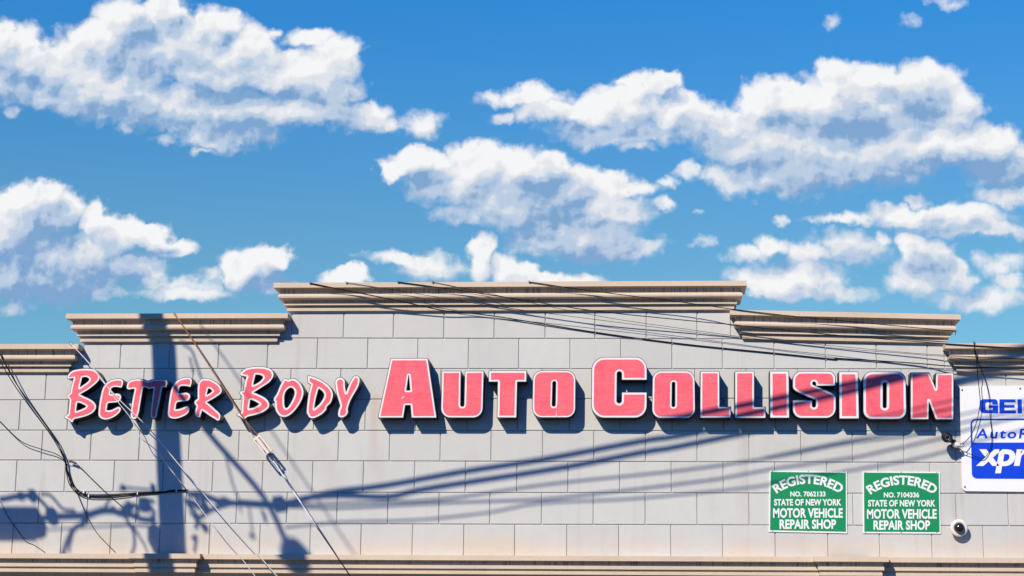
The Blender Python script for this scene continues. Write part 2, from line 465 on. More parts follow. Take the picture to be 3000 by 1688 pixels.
class MB:
    """collects simple shapes into one mesh"""
    def __init__(s): s.v, s.f = [], []

    def add(s, v, f):
        n = len(s.v); s.v += [tuple(map(float, x)) for x in v]; s.f += [tuple(i + n for i in q) for q in f]; return s

    def box(s, a, b):
        (x0, y0, z0), (x1, y1, z1) = a, b
        return s.add([(x0, y0, z0), (x1, y0, z0), (x1, y1, z0), (x0, y1, z0), (x0, y0, z1), (x1, y0, z1), (x1, y1, z1), (x0, y1, z1)],
                     [(0, 1, 5, 4), (1, 2, 6, 5), (2, 3, 7, 6), (3, 0, 4, 7), (4, 5, 6, 7), (3, 2, 1, 0)])

    def tube(s, pts, r, n=8, cap=True):
        pts = [np.asarray(p, float) for p in pts]
        rs = r if hasattr(r, '__len__') else [r] * len(pts)
        vs, fs = [], []
        ref = None
        for i, p in enumerate(pts):
            d = pts[min(i + 1, len(pts) - 1)] - pts[max(i - 1, 0)]
            d = d / (np.linalg.norm(d) + 1e-12)
            if ref is None:
                ref = np.array([0, 1, 0]) if abs(d[1]) < 0.9 else np.array([1, 0, 0])
            a = np.cross(d, ref); a /= np.linalg.norm(a) + 1e-12
            bb = np.cross(a, d); ref = bb
            for k in range(n):
                th = 2 * math.pi * k / n
                vs.append(p + rs[i] * (math.cos(th) * a + math.sin(th) * bb))
        for i in range(len(pts) - 1):
            for k in range(n):
                fs.append((i * n + k, i * n + (k + 1) % n, (i + 1) * n + (k + 1) % n, (i + 1) * n + k))
        if cap:
            fs.append(tuple(range(n))[::-1]); fs.append(tuple((len(pts) - 1) * n + k for k in range(n)))
        return s.add(vs, fs)

    def lathe(s, centre, axis, prof, n=24):
        """prof: (distance along axis, radius)"""
        c = np.asarray(centre, float); ax = np.asarray(axis, float); ax /= np.linalg.norm(ax)
        ref = np.array([0, 0, 1.0]) if abs(ax[2]) < 0.9 else np.array([1.0, 0, 0])
        a = np.cross(ax, ref); a /= np.linalg.norm(a); b = np.cross(ax, a)
        vs, fs = [], []
        for d, r in prof:
            for k in range(n):
                th = 2 * math.pi * k / n
                vs.append(c + ax * d + max(r, 1e-4) * (math.cos(th) * a + math.sin(th) * b))
        for i in range(len(prof) - 1):
            for k in range(n):
                fs.append((i * n + k, i * n + (k + 1) % n, (i + 1) * n + (k + 1) % n, (i + 1) * n + k))
        fs.append(tuple(range(n))[::-1]); fs.append(tuple((len(prof) - 1) * n + k for k in range(n)))
        return s.add(vs, fs)

    def obox(s, c, ax, ay, az, hx, hy, hz):
        c, ax, ay, az = [np.asarray(q, float) for q in (c, ax, ay, az)]
        vs = [c + sx * hx * ax + sy * hy * ay + sz * hz * az for sx, sy, sz in
              ((-1, -1, -1), (1, -1, -1), (1, 1, -1), (-1, 1, -1), (-1, -1, 1), (1, -1, 1), (1, 1, 1), (-1, 1, 1))]
        return s.add(vs, [(0, 1, 5, 4), (1, 2, 6, 5), (2, 3, 7, 6), (3, 0, 4, 7), (4, 5, 6, 7), (3, 2, 1, 0)])

    def make(s, name, mat, parent=None, smooth_=False, bevel=None):
        return mesh_obj(name, s.v, s.f, mat, parent, smooth_, bevel)


def spline(pts, per=6):
    """Catmull-Rom through 3-D points"""
    P = [np.asarray(p, float) for p in pts]
    if len(P) < 3:
        return P
    P = [2 * P[0] - P[1]] + P + [2 * P[-1] - P[-2]]
    out = []
    for i in range(1, len(P) - 2):
        for k in range(per):
            t = k / per
            a, b, c, d = P[i - 1], P[i], P[i + 1], P[i + 2]
            out.append(0.5 * ((2 * b) + (-a + c) * t + (2 * a - 5 * b + 4 * c - d) * t * t + (-a + 3 * b - 3 * c + d) * t ** 3))
    out.append(P[-2])
    return out


# ------------------------------------------------------------------ ground
def sheet(name, x0, x1, y0, y1, z0, z1, mat):
    return structure(MB().box((x0, y0, z0), (x1, y1, z1)).make(name, mat))


mesh_obj('ground', [(-900, -900, -0.16), (900, -900, -0.16), (900, 900, -0.16), (-900, 900, -0.16)], [(0, 1, 2, 3)], 'asphalt')['kind'] = 'structure'
sheet('road', -200, 200, -17.0, -4.2, -0.40, -0.14, 'asphalt')
sheet('pavement', -200, 200, -4.0, 0.3, -0.30, 0.0, 'concrete')
sheet('kerb', -200, 200, -4.198, -4.002, -0.35, 0.006, 'concrete')
sheet('pavement', -200, 200, -26.0, -17.2, -0.30, 0.0, 'concrete')

# ------------------------------------------------------------------ the shopfront building
bld = empty('shop_building', (6.2, 0.0, 0.0), 'light grey blockwork commercial building with stepped beige cornices', 'building')

LINES = {0: [(1388, 991.4), (700, 991.0), (2500, 994.2)],
         1: [(310, 1082.6), (932, 1079.5), (1427, 1078.7), (2078, 1079.5), (2660, 1084)],
         2: [(97, 1173.4), (1097, 1167.2), (2241, 1168.8)],
         3: [(116, 1262.7), (660, 1261), (1563, 1258.9), (2194, 1262.7), (2621, 1265)],
         4: [(310, 1351), (1272, 1350), (1388, 1351), (2272, 1352.6), (2738, 1357.8)],
         5: [(272, 1442.4), (1388, 1443), (2155, 1444.3), (2854, 1447.4)],
         6: [(272, 1534), (1388, 1535.5), (2155, 1537.5), (2932, 1542)]}
JOINTS = {-1: (951, [1007, 1153.3, 1300.9, 1448.4, 1597.8, 1743.4, 1894, 2042.7]),
          0: (1037, [353.3, 496.9, 640.5, 784.2, 929.7, 1077.6, 1224.4, 1372.7, 1520.2, 1670.4, 1819, 1969.3, 2117, 2268.6, 2419, 2568, 2717.4]),
          1: (1124, [134.7, 421, 565, 708, 852]),
          2: (1215, [58, 199, 342, 485, 630, 776, 920, 1070.6, 1368.8, 1516, 1667.7, 1817, 1969, 2119.6, 2271.7, 2422.4, 2571.4]),
          3: (1305, [123.4, 266, 408.4, 554.3, 700, 844.3, 991.8, 1141.7, 1290.4, 1439.4, 1590, 1740.3, 1891.7, 2042.7, 2195.3, 2347.4, 2498, 2648.3, 2799.7]),
          4: (1397, [47.4, 190.2, 333.9, 477.5, 623, 769.4, 916, 1064.8, 1214.7, 1364, 1514.4, 1664.6, 1816, 1967.4, 2119.6, 2271, 2423, 2573.8, 2725]),
          5: (1489, [112.6, 256, 400, 545, 693, 840.5, 988, 1136.6, 1286.5, 1435.6, 1587, 1738.7, 1891, 2042.7, 2195.3, 2499.6, 2801.6, 2954]),
          6: (1580, [36.9, 179.3, 324, 467.8, 614, 761.6, 909, 1058, 1208.5, 1359, 1508.5, 1661, 1813.3, 1965.8, 2117.6, 2271.7, 2425.9, 2577.3, 2730.6, 2881])}
zl = {}
for l, pts in LINES.items():
    Q = [on_plane(*p) for p in pts]
    A = np.polyfit([q[0] for q in Q], [q[2] for q in Q], 1)
    zl[l] = A
for l in (-1, -2, -3):
    zl[l] = np.array([zl[0][0], zl[0][1] - 0.372 * l])
for l in (7, 8):
    zl[l] = np.array([zl[6][0], zl[6][1] - 0.378 * (l - 6)])
X_MIN, X_MAX = -5.0, 17.5


def zline(l, x):
    return zl[l][0] * x + zl[l][1]


jx = {}
for r, (v, us) in JOINTS.items():
    xs = sorted(on_plane(u, v)[0] for u in us)
    full = [xs[0]]
    for x in xs[1:]:
        n = round((x - full[-1]) / 0.61)
        base = full[-1]
        for k in range(1, n):
            full.append(base + (x - base) * k / n)
        full.append(x)
    while full[0] > X_MIN: full.insert(0, full[0] - 0.61)
    while full[-1] < X_MAX: full.append(full[-1] + 0.61)
    jx[r] = full
jx[-2] = [x + 0.305 for x in jx[-1]]
jx[-3] = jx[-1]

# cornices: front top edge ends (photo), free or butting ends, wall section bounds
PCOR = 0.188


def xw(u, v=950): return float(on_plane(u, v)[0])


X_L2, X_C0, X_C1, X_R2 = xw(250), xw(855), xw(2141), xw(2764)
COR = [  # name of section, px of top-left, px of top-right (front plane), left end, right end: 'free' | 'butt' | 'run'
    ((-900, 1008.5), (229.8, 1007.7), 'run', 'butt'),
    ((193.3, 919.0), (843.2, 917.6), 'free', 'butt'),
    ((801.6, 828.6), (2187.9, 822.5), 'free', 'free'),
    ((2139.0, 907.4), (2814.4, 921.5), 'butt', 'free'),
    ((2768.6, 1006.0), (3900, 1003.5), 'butt', 'run')]
cor3 = []
for a, b_, le, re_ in COR:
    A, B = on_plane(*a, Y=-PCOR), on_plane(*b_, Y=-PCOR)
    cor3.append((A, B, le, re_))
sec_bounds = [X_MIN, X_L2, X_C0, X_C1, X_R2, X_MAX]


def sec_top(i, x):
    A, B = cor3[i][0], cor3[i][1]
    t = (x - A[0]) / (B[0] - A[0])
    t = min(max(t, 0), 1) if cor3[i][2] != 'run' and cor3[i][3] != 'run' else t
    return A[2] + (B[2] - A[2]) * t - 0.012


wall_v, wall_f = [], []
GW, GD = 0.0095, 0.0155


def block(x0, x1, za, zb, zc, zd):
    """corner heights: za bottom-left, zb bottom-right, zc top-right, zd top-left"""
    if x1 - x0 < 0.03 or zd - za < 0.02:
        return
    jit = rng.normal(0, 0.0006)
    o = [(x0, GD, za), (x1, GD, zb), (x1, GD, zc), (x0, GD, zd)]
    i = [(x0 + GW, jit, za + GW), (x1 - GW, jit, zb + GW), (x1 - GW, jit, zc - GW), (x0 + GW, jit, zd - GW)]
    n = len(wall_v)
    wall_v.extend(o + i)
    wall_f.extend([(n + 4, n + 5, n + 6, n + 7)] + [(n + k, n + (k + 1) % 4, n + 4 + (k + 1) % 4, n + 4 + k) for k in range(4)])


for r in range(-3, 7):
    lo, hi = r + 1, r
    spans = []
    for i in range(5):
        xa, xb = sec_bounds[i], sec_bounds[i + 1]
        xm = 0.5 * (xa + xb)
        if i in (0, 4): xm = xb if i == 0 else xa
        top = sec_top(i, xm)
        if top < zline(lo, xm) + 0.03:
            continue
        full = top >= zline(hi, xm) - 0.001
        if spans and full and spans[-1][2] is None and abs(spans[-1][1] - xa) < 1e-6:
            spans[-1][1] = xb
        else:
            spans.append([xa, xb, None if full else i])
    for xa, xb, cut in spans:
        cuts = [xa] + [x for x in jx[r] if xa + 0.04 < x < xb - 0.04] + [xb]
        for x0, x1 in zip(cuts, cuts[1:]):
            t0 = zline(hi, x0) if cut is None else sec_top(cut, x0)
            t1 = zline(hi, x1) if cut is None else sec_top(cut, x1)
            block(x0, x1, zline(lo, x0), zline(lo, x1), t1, t0)
# solid body behind the facing, one slab per wall section
for i in range(5):
    xa, xb = sec_bounds[i], sec_bounds[i + 1]
    n = len(wall_v)
    ta, tb = sec_top(i, xa), sec_top(i, xb)
    y0, y1 = GD + 0.0015, 0.35
    zb0 = zline(7, 6.0)
    wall_v.extend([(xa, y0, zb0), (xb, y0, zb0), (xb, y1, zb0), (xa, y1, zb0), (xa, y0, ta), (xb, y0, tb), (xb, y1, tb), (xa, y1, ta)])
    wall_f.extend([(n + a, n + b, n + c, n + d) for a, b, c, d in ((0, 1, 5, 4), (1, 2, 6, 5), (2, 3, 7, 6), (3, 0, 4, 7), (4, 5, 6, 7), (3, 2, 1, 0))])
wall_me = bpy.data.meshes.new('wall')
wall_me.from_pydata([tuple(map(float, v)) for v in wall_v], [], wall_f)
wall_me.materials.append(MAT['wall'])
wall = bpy.data.objects.new('wall', wall_me); COL.objects.link(wall)
wall.parent = bld; wall.matrix_parent_inverse = Matrix.Translation(bld.location).inverted()

# profile: (projection, drop from top edge, dirt of the face that follows)
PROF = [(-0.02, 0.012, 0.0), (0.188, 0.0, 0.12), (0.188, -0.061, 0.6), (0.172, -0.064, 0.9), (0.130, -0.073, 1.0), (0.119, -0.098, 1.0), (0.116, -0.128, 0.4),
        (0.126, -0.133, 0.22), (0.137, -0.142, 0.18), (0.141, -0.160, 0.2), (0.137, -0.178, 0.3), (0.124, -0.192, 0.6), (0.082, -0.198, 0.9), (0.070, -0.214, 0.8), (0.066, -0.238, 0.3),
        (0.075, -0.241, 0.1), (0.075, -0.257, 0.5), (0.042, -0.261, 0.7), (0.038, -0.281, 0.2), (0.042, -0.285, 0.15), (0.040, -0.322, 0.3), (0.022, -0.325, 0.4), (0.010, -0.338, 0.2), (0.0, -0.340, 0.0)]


def moulding(name, path, prof, slope, parent, hscale=1.0):
    """path: plan corners [(x, y, sx, sy)], mitred offset = (x + sx*p, y + sy*p); slope(x) -> top height"""
    vs, fs, dirt = [], [], []
    m = len(prof)
    for (x, y, sx, sy) in path:
        for p, z, _ in prof:
            X = x + sx * p
            vs.append((X, y + sy * p, slope(X) + z * hscale))
    for i in range(len(path) - 1):
        for k in range(m - 1):
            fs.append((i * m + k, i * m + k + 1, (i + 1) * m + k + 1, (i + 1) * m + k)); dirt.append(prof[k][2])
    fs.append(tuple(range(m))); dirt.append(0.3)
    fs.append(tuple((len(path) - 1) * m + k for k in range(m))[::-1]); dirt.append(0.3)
    me = bpy.data.meshes.new(name)
    me.from_pydata([tuple(map(float, v)) for v in vs], [], fs)
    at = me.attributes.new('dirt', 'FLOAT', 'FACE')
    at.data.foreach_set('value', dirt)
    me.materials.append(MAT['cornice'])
    o = bpy.data.objects.new(name, me); COL.objects.link(o)
    o.parent = parent; o.matrix_parent_inverse = Matrix.Translation(parent.location).inverted()
    return o


for A, B, le, re_ in cor3:
    sl = (B[2] - A[2]) / (B[0] - A[0])
    f = (lambda A=A, sl=sl: (lambda x: A[2] + sl * (x - A[0])))()
    path = []
    if le == 'run':
        path.append((X_MIN, 0, 0, -1))
    else:
        xa = A[0] + PCOR
        path += [(xa, 0.35 if le == 'free' else 0.004, -1, 0), (xa, 0, -1, -1)]
    if re_ == 'run':
        path.append((X_MAX, 0, 0, -1))
    else:
        xb = B[0] - PCOR
        path += [(xb, 0, 1, -1), (xb, 0.35 if re_ == 'free' else 0.004, 1, 0)]
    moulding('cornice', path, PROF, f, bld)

# ledge (belt course) with two projecting pier caps
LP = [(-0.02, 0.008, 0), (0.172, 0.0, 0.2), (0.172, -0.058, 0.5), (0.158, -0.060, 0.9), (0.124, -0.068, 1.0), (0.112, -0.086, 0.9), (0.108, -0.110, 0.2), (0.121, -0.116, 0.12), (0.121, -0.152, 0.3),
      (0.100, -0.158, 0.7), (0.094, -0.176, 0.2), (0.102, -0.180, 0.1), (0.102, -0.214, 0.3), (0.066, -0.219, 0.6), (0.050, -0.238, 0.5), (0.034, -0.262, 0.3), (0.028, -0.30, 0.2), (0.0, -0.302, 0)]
LA, LB = on_plane(0, 1621, -0.172), on_plane(3000, 1634.5, -0.172)
lsl = (LB[2] - LA[2]) / (LB[0] - LA[0])
ledge_z = lambda x: LA[2] + lsl * (x - LA[0])
BD = 0.10
b1 = (on_plane(374.6, 1621, -0.27)[0] + 0.172, on_plane(586, 1621, -0.27)[0] - 0.172)
b2 = (on_plane(2383.5, 1631, -0.27)[0] + 0.172, on_plane(2604.4, 1633, -0.27)[0] - 0.172)
path = [(X_MIN, 0, 0, -1)]
for xa, xb in (b1, b2):
    path += [(xa, 0, -1, -1), (xa, -BD, -1, -1), (xb, -BD, 1, -1), (xb, 0, 1, -1)]
path.append((X_MAX, 0, 0, -1))
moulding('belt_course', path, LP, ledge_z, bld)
# lower storey: plain wall, two piers under the caps, roll-up shutters between them
zt = ledge_z(6) - 0.29
lw = MB()
doors = [(X_MIN + 0.6, b1[0] - 0.4), (b1[1] + 0.5, 0.5 * (b1[1] + b2[0]) - 0.3), (0.5 * (b1[1] + b2[0]) + 0.3, b2[0] - 0.5), (b2[1] + 0.4, X_MAX - 0.6)]
x = X_MIN
for a, b_ in doors:
    lw.box((x, 0.003, 0.0), (a, 0.35, zt)); x = b_
lw.box((x, 0.003, 0.0), (X_MAX, 0.35, zt))
for a, b_ in doors:
    lw.box((a, 0.003, zt - 0.25), (b_, 0.35, zt))
lw.make('lower_wall', 'wall', bld)
for xa, xb in (b1, b2):
    MB().box((xa, -BD, 0.0), (xb, 0.001, ledge_z(xa) - 0.285)).make('pier', 'wall', bld)
for a, b_ in doors:
    mb = MB(); z = 0.0; top = zt - 0.252; n = 22
    for k in range(n):
        z0, z1 = top * k / n, top * (k + 1) / n
        mb.add([(a, 0.17, z0), (b_, 0.17, z0), (b_, 0.145, 0.5 * (z0 + z1)), (a, 0.145, 0.5 * (z0 + z1)), (b_, 0.17, z1), (a, 0.17, z1)], [(0, 1, 2, 3), (3, 2, 4, 5)])
    mb.make('roller_shutter', 'shutter', bld)
rb = MB().box((X_MIN, 0.352, 0.0), (X_MAX, 9.0, zline(1, 6) - 0.1))
rb.make('roof', 'wall', bld)


# ------------------------------------------------------------------ sign letters
def cr2(pts):
    """closed outline: Catmull-Rom between corner points (third value 1 = corner)"""
    n = len(pts)
    out = []
    for i in range(n):
        b, c = pts[i], pts[(i + 1) % n]
        a, d = pts[i - 1], pts[(i + 2) % n]
        bc, cc = len(b) > 2, len(c) > 2
        B, C = np.array(b[:2], float), np.array(c[:2], float)
        A = 2 * B - C if bc else np.array(a[:2], float)
        D = 2 * C - B if cc else np.array(d[:2], float)
        A = B + (A - B) * min(1, np.linalg.norm(C - B) / (np.linalg.norm(A - B) + 1e-9) * 1.4)
        D = C + (D - C) * min(1, np.linalg.norm(C - B) / (np.linalg.norm(D - C) + 1e-9) * 1.4)
        for k in range(5):
            t = k / 5
            out.append(0.5 * ((2 * B) + (-A + C) * t + (2 * A - 5 * B + 4 * C - D) * t * t + (-A + 3 * B - 3 * C + D) * t ** 3))
    return np.array(out)


def fil(pts):
    """closed outline with filleted corners (third value = radius)"""
    n = len(pts); out = []
    for i in range(n):
        p = np.array(pts[i][:2], float); r = pts[i][2] if len(pts[i]) > 2 else 0
        a = np.array(pts[i - 1][:2], float) - p; b = np.array(pts[(i + 1) % n][:2], float) - p
        if r <= 0:
            out.append(p); continue
        la, lb = np.linalg.norm(a), np.linalg.norm(b)
        a, b = a / la, b / lb
        ang = math.acos(np.clip(a @ b, -1, 1))
        t = r / math.tan(ang / 2)
        t = min(t, la * 0.5, lb * 0.5); rr = t * math.tan(ang / 2)
        c = p + (a + b) / np.linalg.norm(a + b) * (rr / math.sin(ang / 2))
        s0, s1 = p + a * t - c, p + b * t - c
        a0 = math.atan2(s0[1], s0[0]); a1 = math.atan2(s1[1], s1[0])
        da = (a1 - a0 + math.pi) % (2 * math.pi) - math.pi
        for k in range(9):
            th = a0 + da * k / 8
            out.append(c + rr * np.array([math.cos(th), math.sin(th)]))
    return np.array(out)


def sdf(loops, gx, gy):
    """signed distance, positive inside"""
    X, Y = np.meshgrid(gx, gy)
    d2 = np.full(X.shape, 1e9); inside = np.zeros(X.shape, bool)
    for lp in loops:
        for (x0, y0), (x1, y1) in zip(lp, np.roll(lp, -1, 0)):
            dx, dy = x1 - x0, y1 - y0
            l2 = dx * dx + dy * dy + 1e-15
            t = np.clip(((X - x0) * dx + (Y - y0) * dy) / l2, 0, 1)
            d2 = np.minimum(d2, (X - x0 - t * dx) ** 2 + (Y - y0 - t * dy) ** 2)
            if y0 != y1:
                cond = ((y0 > Y) != (y1 > Y)) & (X < (x1 - x0) * (Y - y0) / (y1 - y0) + x0)
                inside ^= cond
    d = np.sqrt(d2)
    return np.where(inside, d, -d)


def contours(F, gx, gy):
    """marching squares at 0 -> closed loops"""
    ny, nx = F.shape
    seg = {}

    def pt(a, b):
        (i0, j0), (i1, j1) = a, b
        f0, f1 = F[i0, j0], F[i1, j1]
        t = f0 / (f0 - f1)
        return (gx[j0] + t * (gx[j1] - gx[j0]), gy[i0] + t * (gy[i1] - gy[i0]))
    P = F > 0
    cells = np.argwhere((P[:-1, :-1] != P[1:, :-1]) | (P[:-1, :-1] != P[:-1, 1:]) | (P[:-1, :-1] != P[1:, 1:]))
    pos = {}
    for i, j in cells:
        c = [(i, j), (i, j + 1), (i + 1, j + 1), (i + 1, j)]
        s = [P[q] for q in c]
        cr = []
        for k in range(4):
            a, b = c[k], c[(k + 1) % 4]
            if P[a] != P[b]:
                key = (min(a, b), max(a, b))
                pos[key] = pt(*key)
                cr.append((key, P[a]))
        # orient: inside on the left
        if len(cr) == 2:
            st = [k for k, pa in cr if not pa][0]; en = [k for k, pa in cr if pa][0]
            seg.setdefault(en, []).append(st)
        elif len(cr) == 4:
            for k in range(4):
                if cr[k][1]:
                    seg.setdefault(cr[k][0], []).append(cr[(k + 1) % 4][0])
    loops = []
    while seg:
        k0 = next(iter(seg)); lp = [k0]; cur = k0
        while True:
            nxt = seg[cur].pop()
            if not seg[cur]: del seg[cur]
            if nxt == k0 or nxt not in seg:
                break
            lp.append(nxt); cur = nxt
        if len(lp) > 8:
            loops.append(np.array([pos[k] for k in lp]))
    return loops


def simplify(lp, tol):
    """closed Douglas-Peucker"""
    n = len(lp)
    far = int(np.argmax(((lp - lp[0]) ** 2).sum(1)))
    keep = {0, far}

    def rec(a, b):
        if b - a < 2: return
        p, q = lp[a], lp[b % n]
        s = lp[a + 1:b]
        d = q - p; l = np.linalg.norm(d) + 1e-12
        h = abs((s[:, 0] - p[0]) * d[1] - (s[:, 1] - p[1]) * d[0]) / l
        m = int(np.argmax(h))
        if h[m] > tol:
            keep.add(a + 1 + m); rec(a, a + 1 + m); rec(a + 1 + m, b)
    rec(0, far); rec(far, n)
    return lp[sorted(keep)]


def inset(loops, dist, wob=0.0, tol=0.0009, seed=0):
    """outline moved inwards by dist (negative: outwards), optionally ragged like hand-cut vinyl"""
    al = np.vstack(loops)
    pad = 0.02 + max(0, -dist)
    st = 0.0032
    gx = np.arange(al[:, 0].min() - pad, al[:, 0].max() + pad, st)
    gy = np.arange(al[:, 1].min() - pad, al[:, 1].max() + pad, st)
    F = sdf(loops, gx, gy) - dist
    if wob:
        r = np.random.default_rng(seed)
        X, Y = np.meshgrid(gx, gy)
        w = np.zeros_like(X)
        for k in range(14):
            f = r.uniform(25, 190); th = r.uniform(0, 6.28); ph = r.uniform(0, 6.28)
            w += np.sin(f * (X * math.cos(th) + Y * math.sin(th)) + ph) / (1 + f / 90)
        F = F + wob * w
    out = [simplify(lp, tol) for lp in contours(F, gx, gy)]
    return [l for l in out if len(l) >= 3]


def prism(loops, y0, y1, back=True):
    """solid between depths y0 (front) and y1 (behind) with the given x-z outline and holes"""
    vs, fs = [], []
    flat = [p for lp in loops for p in lp]
    n = len(flat)
    tri = tessellate_polygon([[Vector((p[0], p[1], 0)) for p in lp] for lp in loops])
    vs += [(p[0], y0, p[1]) for p in flat] + [(p[0], y1, p[1]) for p in flat]
    fs += [tuple(t) for t in tri]
    if back: fs += [tuple(i + n for i in t)[::-1] for t in tri]
    k = 0
    for lp in loops:
        m = len(lp)
        for i in range(m):
            a, b = k + i, k + (i + 1) % m
            fs.append((a, b, b + n, a + n))
        k += m
    return vs, fs


LET_D = 0.19                                                # front of the letters ahead of the wall
REG = {1: (180, 1070, 8.05), 2: (360, 1080, 8.05), 3: (680, 1060, 6.44), 4: (1100, 1040, 7.244), 5: (1400, 1040, 7.244), 6: (1720, 1040, 7.244), 7: (2040, 1075, 6.133), 8: (2420, 1075, 6.133)}
c = 1
SCRIPT = [
 (1, 'tall red script letter B that opens the whole sign, under two pale guy wires', [
  [(145,300),(148,255),(190,190),(270,130),(400,100),(560,85),(720,95),(800,130),(870,190),(895,260),(885,340),(830,410),(740,490),(620,580),(500,650),(435,690,c),(520,735),(640,790),(740,850),(800,920),(815,990),(790,1060),(720,1130),(600,1190),(450,1235),(320,1265),(285,1290),(260,1350,c),(220,1330),(170,1285),(75,1240,c),(72,1215),(110,1190),(165,1150,c),(178,1000),(192,870),(188,810),(150,770),(135,730),(160,690),(210,660,c),(225,560),(250,450),(285,330),(295,300,c),(230,310),(170,318)],
  [(485,285,c),(560,275),(620,290),(655,325),(650,360),(590,420),(500,485),(430,530,c),(445,450),(470,350)],
  [(370,880,c),(440,890),(530,930),(590,965,c),(560,1000),(480,1040),(400,1070),(345,1088,c),(352,1000)]]),
 (1, 'small red script letter E directly right of the opening tall B', [
  [(1310,325),(1400,330),(1450,370),(1450,430),(1430,500),(1400,530,c),(1340,515),(1260,510),(1190,530),(1165,580),(1145,680,c),(1190,685),(1270,672),(1360,680),(1400,720),(1405,770),(1380,830),(1320,870),(1220,880),(1120,890),(1085,910,c),(1075,980),(1060,1060,c),(1120,1070),(1200,1050),(1290,1005),(1345,985),(1390,1010),(1395,1060),(1360,1120),(1280,1190),(1170,1250),(1060,1280),(970,1270),(910,1235),(875,1170),(880,1050),(900,880),(930,720),(965,580),(1010,490),(1080,410),(1180,350)]]),
 (2, 'joined pair of small red script letters TT, half in the pole shadow', [
  [(90,440),(100,380),(130,310),(200,270),(330,250),(430,255),(520,270),(585,302,c),(640,275),(760,255),(900,255),(1000,265),(1045,300),(1045,360),(1020,440,c),(930,440,c),(905,560),(870,750),(840,900),(810,1030),(795,1120),(760,1165),(710,1175),(665,1150),(650,1100),(660,960),(680,800),(700,650),(725,460,c),(660,470),(600,480),(560,450),(475,445,c),(455,560),(425,720),(400,870),(380,1000),(350,1100),(310,1170),(260,1190),(200,1160),(185,1100),(195,980),(215,830),(240,680),(270,540),(280,480,c),(220,475),(150,490),(108,480)]]),
 (2, 'small red script letter E between the joined TT and the R', [
  [(1480,215),(1570,215),(1620,260),(1620,340),(1590,430,c),(1500,410),(1400,405),(1340,430),(1320,500),(1305,590,c),(1400,580),(1490,570),(1550,590),(1585,640),(1575,700),(1540,750),(1470,770),(1370,775),(1285,790),(1255,830),(1245,900),(1235,960,c),(1300,960),(1400,930),(1480,895),(1530,890),(1565,920),(1565,980),(1530,1050),(1450,1110),(1330,1160),(1220,1180),(1130,1165),(1080,1130),(1060,1070),(1070,940),(1090,780),(1120,600),(1150,480),(1200,380),(1280,290),(1370,240)]]),
 (2, 'small red script letter R that ends the first word', [
  [(1770,420),(1780,350),(1810,300),(1870,250),(1950,240),(2050,255),(2150,300),(2250,370),(2310,450),(2330,520),(2300,590),(2220,650),(2110,720),(1975,795,c),(2060,860),(2160,950),(2250,1030),(2295,1090),(2295,1150),(2270,1215),(2230,1225),(2160,1180),(2060,1120),(1960,1050),(1870,985,c),(1845,1050),(1820,1150,c),(1760,1150),(1710,1110),(1700,1040),(1715,960),(1735,890),(1700,840),(1690,790),(1710,750),(1765,715,c),(1765,600),(1765,500)],
  [(2010,465,c),(2060,475),(2115,530,c),(2060,580),(1972,628,c),(1990,540)]]),
 (3, 'tall red script letter B that opens the second word, crossed by the rusty guy wire', [
  [(165,255),(155,215),(190,180),(270,125),(400,100),(540,95),(680,120),(750,165),(780,230),(765,300),(700,385),(590,460),(480,530),(400,580,c),(490,615),(600,670),(670,730),(700,800),(690,860),(640,910),(560,960),(440,1000),(330,1025),(285,1040),(250,1070,c),(210,1085,c),(160,1040),(95,1010,c),(90,990),(130,970),(175,950,c),(180,850),(192,720),(190,650),(155,610),(145,580),(175,555),(215,545,c),(230,450),(255,340),(275,280,c),(220,270)],
  [(440,240,c),(520,245),(580,275),(580,310),(530,370),(450,420),(395,442,c),(405,380),(425,300)],
  [(340,715,c),(400,730),(470,765),(520,798,c),(460,840),(390,870),(318,882,c),(325,820)]]),
 (3, 'small red script letter O with a notched top, in the second word', [
  [(1010,325),(1060,342,c),(1110,325),(1180,325),(1250,370),(1310,450),(1345,550),(1335,650),(1290,760),(1220,870),(1140,960),(1060,1020),(980,1040),(900,1020),(840,950),(815,880),(808,800),(810,760),(788,730),(795,680),(835,620),(860,570),(900,470),(940,390),(972,340)],
  [(1100,485),(1150,505),(1180,560),(1175,630),(1140,720),(1090,810),(1040,870),(1005,870),(985,820),(980,720),(985,630),(1010,560),(1055,510)]]),
 (3, 'small red script letter D between script O and Y', [
  [(1430,260,c),(1540,290),(1660,340),(1770,410),(1850,490),(1895,580),(1895,670),(1860,770),(1800,830),(1780,860,c),(1775,900),(1700,980),(1600,1040),(1510,1065),(1450,1040),(1425,990),(1408,970,c),(1415,850),(1430,720),(1450,580),(1480,470),(1490,430,c),(1425,385,c),(1430,320)],
  [(1630,500,c),(1690,540),(1735,600),(1735,660),(1700,730),(1640,810),(1548,890,c),(1560,780),(1590,640)]]),
 (3, 'small red script letter Y that ends the second word', [
  [(1945,390),(1960,340),(2010,305),(2070,305),(2120,350),(2125,430),(2135,520),(2150,585,c),(2190,480),(2240,370),(2290,290),(2340,268),(2390,290),(2405,350),(2390,430),(2350,520),(2290,620),(2240,710),(2205,800),(2180,890),(2185,950),(2160,1000),(2110,1040),(2060,1050),(2010,1030),(2000,980),(2015,900),(2040,840),(2035,800),(2010,720),(1975,600),(1955,480)]])]
